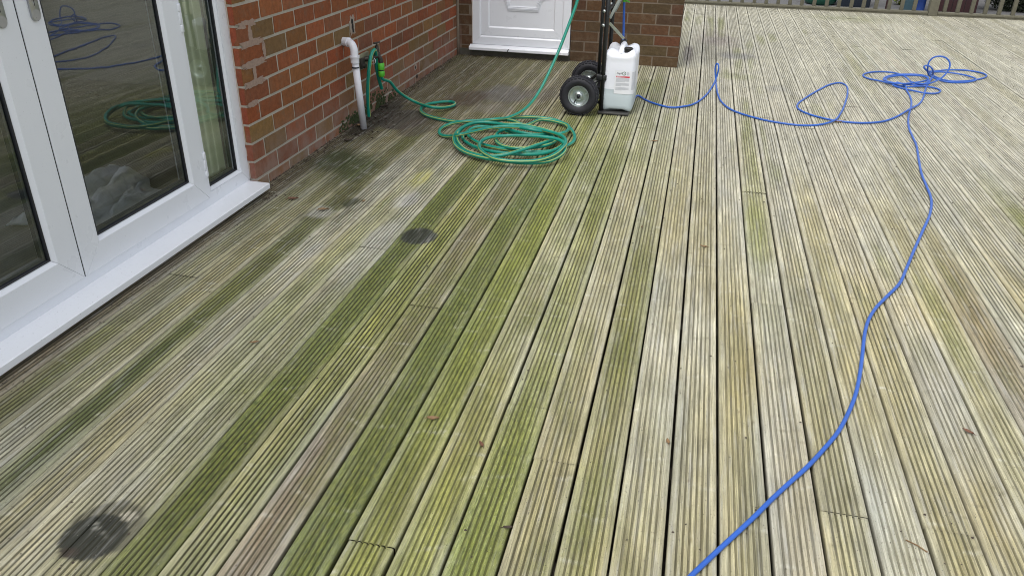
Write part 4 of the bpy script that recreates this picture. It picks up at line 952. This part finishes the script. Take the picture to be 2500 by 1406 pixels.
# label: wraps from the near face round to the right face
def ring_at(s_=1.0, n=400): return superell(CX, cy, hx*s_, hy*s_, .30, n)
rg = np.array(ring_at(1.006)); seg = np.linalg.norm(np.roll(rg, -1, 0)-rg, axis=1)
start = np.argmin(np.hypot(rg[:, 0]-(-5.50), rg[:, 1]-CY0))
idx = [(start+i) % 400 for i in range(400)]; arc = np.concatenate([[0], np.cumsum([seg[i] for i in idx])])
def on_can(a, off=0.0):
    i = int(np.clip(np.searchsorted(arc, a)-1, 0, 398)); t = (a-arc[i])/(arc[i+1]-arc[i]); p, q = rg[idx[i]], rg[idx[i+1]]
    d = q-p; nrm = np.array([d[1], -d[0]])/np.linalg.norm(d); r_ = p+(q-p)*t+nrm*off; return r_
def patch(b, a0, a1, z0, z1, off, mi=0):
    m_ = max(2, int((a1-a0)/.06)+1); vs = []
    for a in np.linspace(a0, a1, m_):
        p = on_can(a, off); vs += [(p[0], p[1], z0), (p[0], p[1], z1)]
    b.add(vs, [(2*i, 2*i+2, 2*i+3, 2*i+1) for i in range(m_-1)], mi, True)
lz0, lz1 = CZ0+.98, CZ0+2.22; LW = 1.85
b = MB(); patch(b, 0, LW, lz0, lz1, .006); lab = make('label', b, M['label'], jc_)
b = MB()
patch(b, .07, .78, lz1-.30, lz1-.375, .010, 1)                      # red band
patch(b, .10, .55, lz1-.328, lz1-.346, .013, 4)                      # reversed text in the band
for i in range(15):
    z = lz1-.43-i*.044
    if i in (5, 10): continue
    patch(b, .07, .07+.70*(1 if i not in (4, 9, 14) else random.uniform(.4, .8)), z, z+.022, .010, 2)
for i in range(19): z = lz1-.10-i*.05; patch(b, .90, .90+.55*random.uniform(.8, 1), z, z+.022, .010, 2)
for i in range(6): z = lz1-.09-i*.03; patch(b, .62, .62+random.uniform(.09, .16), z, z+.012, .010, 2)
a0 = .48
for ring_r, mi in ((.10, 3), (.07, 4)):
    m_ = 20; vs = []
    for i in range(m_):
        t = 2*math.pi*i/m_; p = on_can(a0+ring_r*math.cos(t), .012 if mi == 3 else .015); vs.append((p[0], p[1], lz1-.16+ring_r*math.sin(t)))
    b.add(vs, [list(range(m_))], mi)
patch(b, a0+.0, a0+.05, lz1-.20, lz1-.12, .018, 2)
make('label_print', b, [M['label'], M['red'], M['faint'], M['logo'], M['label']], lab)
# lettering on the label
def text_obj(txt, size, a, z, mat, parent):
    cu = bpy.data.curves.new('txt', 'FONT'); cu.body = txt; cu.size = size*S; cu.extrude = 0.0001
    t = bpy.data.objects.new('txt', cu); COL.objects.link(t); bpy.context.view_layer.update()
    me = bpy.data.meshes.new_from_object(t); bpy.data.objects.remove(t)
    b = MB(); vs = []
    for v in me.vertices:
        p = on_can(a+v.co.x/S, .014+v.co.z/S); vs.append((p[0], p[1], z+v.co.y/S))
    b.add(vs, [list(p.vertices) for p in me.polygons]); return make('lettering', b, mat, parent)
text_obj('AlgoC', .125, .09, lz1-.195, M['ink'], lab)
# blue suction tube with its green-taped joint
b = MB(); p0 = onY(1522, 88, 44.2); p1 = onY(1524, 6, 44.3)
b.tube(catmull([(p0[0], 44.2, hz+.2), p0, (p0[0]*.5+p1[0]*.5, 44.25, (p0[2]+p1[2])/2), p1, (p1[0]-.02, 44.3, p1[2]+.8)], .2), .062, 12); st = make('suction_tube', b, M['blue_hose'], jc_)
b = MB(); b.tube([(p1[0], 44.3, p1[2]), (p1[0], 44.3, p1[2]+.5)], .085, 12); b.tube([(p1[0]-.02, 44.3, p1[2]+.12), (p1[0]+.28, 44.2, p1[2]+.02)], .04, 8); make('tube_joint', b, M['lime'], st)

# ------------------------------------------------------------------ leaves and litter
def leaf(u, v, L, rot, mat, label, seed, curl=.25, wdt=.42):
    c = gnd(u, v); r = random.Random(seed); n = 9; vs = []; b = MB(); ca, sa = math.cos(rot), math.sin(rot)
    for i in range(n):
        t = i/(n-1); hw = L*wdt*math.sin(math.pi*t**.8)**.8*.5*r.uniform(.85, 1.15)
        for q in (-1, -.5, 0, .5, 1):
            x, y = (t-.5)*L, hw*q; z = .03+curl*L*(abs(q)**1.6*.45+(t-.5)**2*.9)*r.uniform(.8, 1.2)
            vs.append((c[0]+x*ca-y*sa, c[1]+x*sa+y*ca, z))
    fs = [(i*5+j, i*5+j+1, (i+1)*5+j+1, (i+1)*5+j) for i in range(n-1) for j in range(4)]
    b.add(vs, fs, 0, True)
    b.tube([(c[0]-.5*L*ca, c[1]-.5*L*sa, .04), (c[0]-.72*L*ca, c[1]-.72*L*sa, .05)], .008, 5)
    o = make('fallen_leaf', b, mat, origin=(c[0], c[1], 0), label=label, category='leaf', group='dead leaves scattered on the deck'); return o
LV = [(1057, 1024, .30, .2, 'leaf1', 'curled tan leaf on a yellow-green board, low centre of the deck'),
      (1630, 1080, .20, 1.8, 'leaf1', 'small tan leaf between boards left of the blue hose foreground stretch'),
      (2362, 1056, .26, 2.5, 'leaf2', 'reddish brown leaf on the boards right of the foreground blue hose'),
      (1567, 556, .14, 1.2, 'leaf2', 'tiny red-brown leaf in the middle of the deck below the jerrycan'),
      (1718, 604, .26, 2.9, 'leaf1', 'flat brown leaf mid-deck just left of the gap line below the upright blue loop'),
      (1598, 347, .30, .1, 'leaf1', 'narrow brown leaf on the deck below the jerrycan'),
      (2218, 208, .22, .6, 'leaf3', 'dark leaf lying by the tangled blue hose pile'),
      (1175, 1087, .22, 2.2, 'leaf2', 'rust coloured leaf scrap in a board gap, bottom centre'),
      (622, 838, .22, .5, 'leaf1', 'small tan leaf on the pale boards in front of the French door sill'),
      (398, 637, .42, .4, 'leaf3', 'dark brown leaf tucked under the front edge of the white sill'),
      (716, 488, .42, .3, 'leaf2', 'russet leaf on the deck just right of the sill end'),
      (884, 309, .55, .6, 'leaf1', 'large pale brown leaf at the foot of the white waste pipe'),
      (790, 514, .40, .4, 'leaf1', 'brown leaf beside the dark moss spot near the house'),
      (888, 493, .20, 1.4, 'leaf1', 'pale orange leaf scrap among the grey boards near the house'),
      (2045, 300, .42, .1, 'leaf1', 'thin brown leaf near the crossing of the blue hose loop'),
      (1540, 437, .12, .9, 'leaf3', 'dark speck of leaf on the boards well below the jerrycan'),
      (1240, 1290, .2, .3, 'leaf3', 'dark leaf fragment near the bottom centre board joint'),
      (852, 345, .5, .9, 'leaf3', 'dark leaf against the wall foot left of the waste pipe'),
      (935, 262, .5, .5, 'leaf3', 'dark leaf at the wall foot right of the hanging hose offcut')]
for i, a in enumerate(LV): leaf(a[0], a[1], a[2], a[3], M[a[4]], a[5], 40+i)
b = MB(); c = gnd(2238, 1335); b.tube([(c[0]-.18, c[1]+.12, .03), (c[0], c[1], .05), (c[0]+.16, c[1]-.12, .03)], .014, 6)
make('twig', b, M['leaf1'], origin=(c[0], c[1], 0), label='short pale twig on a grey board, lower right corner', category='twig')
# crumbs, seeds and bits too many to count
b = MB(); r = random.Random(77)
def crumb(x, y, s_):
    a = r.uniform(0, 6.28); e = r.uniform(.3, .8); ca, sa = math.cos(a)*s_, math.sin(a)*s_; z = r.uniform(.008, .02)
    b.add([(x-ca, y-sa, z), (x+sa*e, y-ca*e, z+s_*.2), (x+ca, y+sa, z), (x-sa*e, y+ca*e, z+s_*.6)], [(0, 1, 2), (0, 2, 3), (0, 3, 1), (1, 3, 2)])
for i in range(1500):                                   # along the sill and the wall foot
    y = r.uniform(8, 54); x = (-17.38 if y < 26.9 else -17.98)+abs(r.gauss(0, .28)); crumb(x, y, r.uniform(.015, .07) if y > 26 else r.uniform(.010, .032))
for i in range(150): crumb(r.gauss(-17.2, .5), r.gauss(37.5, 2.0), r.uniform(.03, .10))
for i in range(150): crumb(r.uniform(-17.9, -10), 55.2-abs(r.gauss(0, .3)), r.uniform(.03, .08))
for i in range(1100):
    y = 8+78*r.random()**1.5; x = r.uniform(-17, 10+y*.25); crumb(x, y, r.uniform(.010, .032)*(1+y/60))
make('litter', b, M['leaf3'], kind='stuff')
for o in bpy.data.objects:
    if '_o' in o: del o['_o']
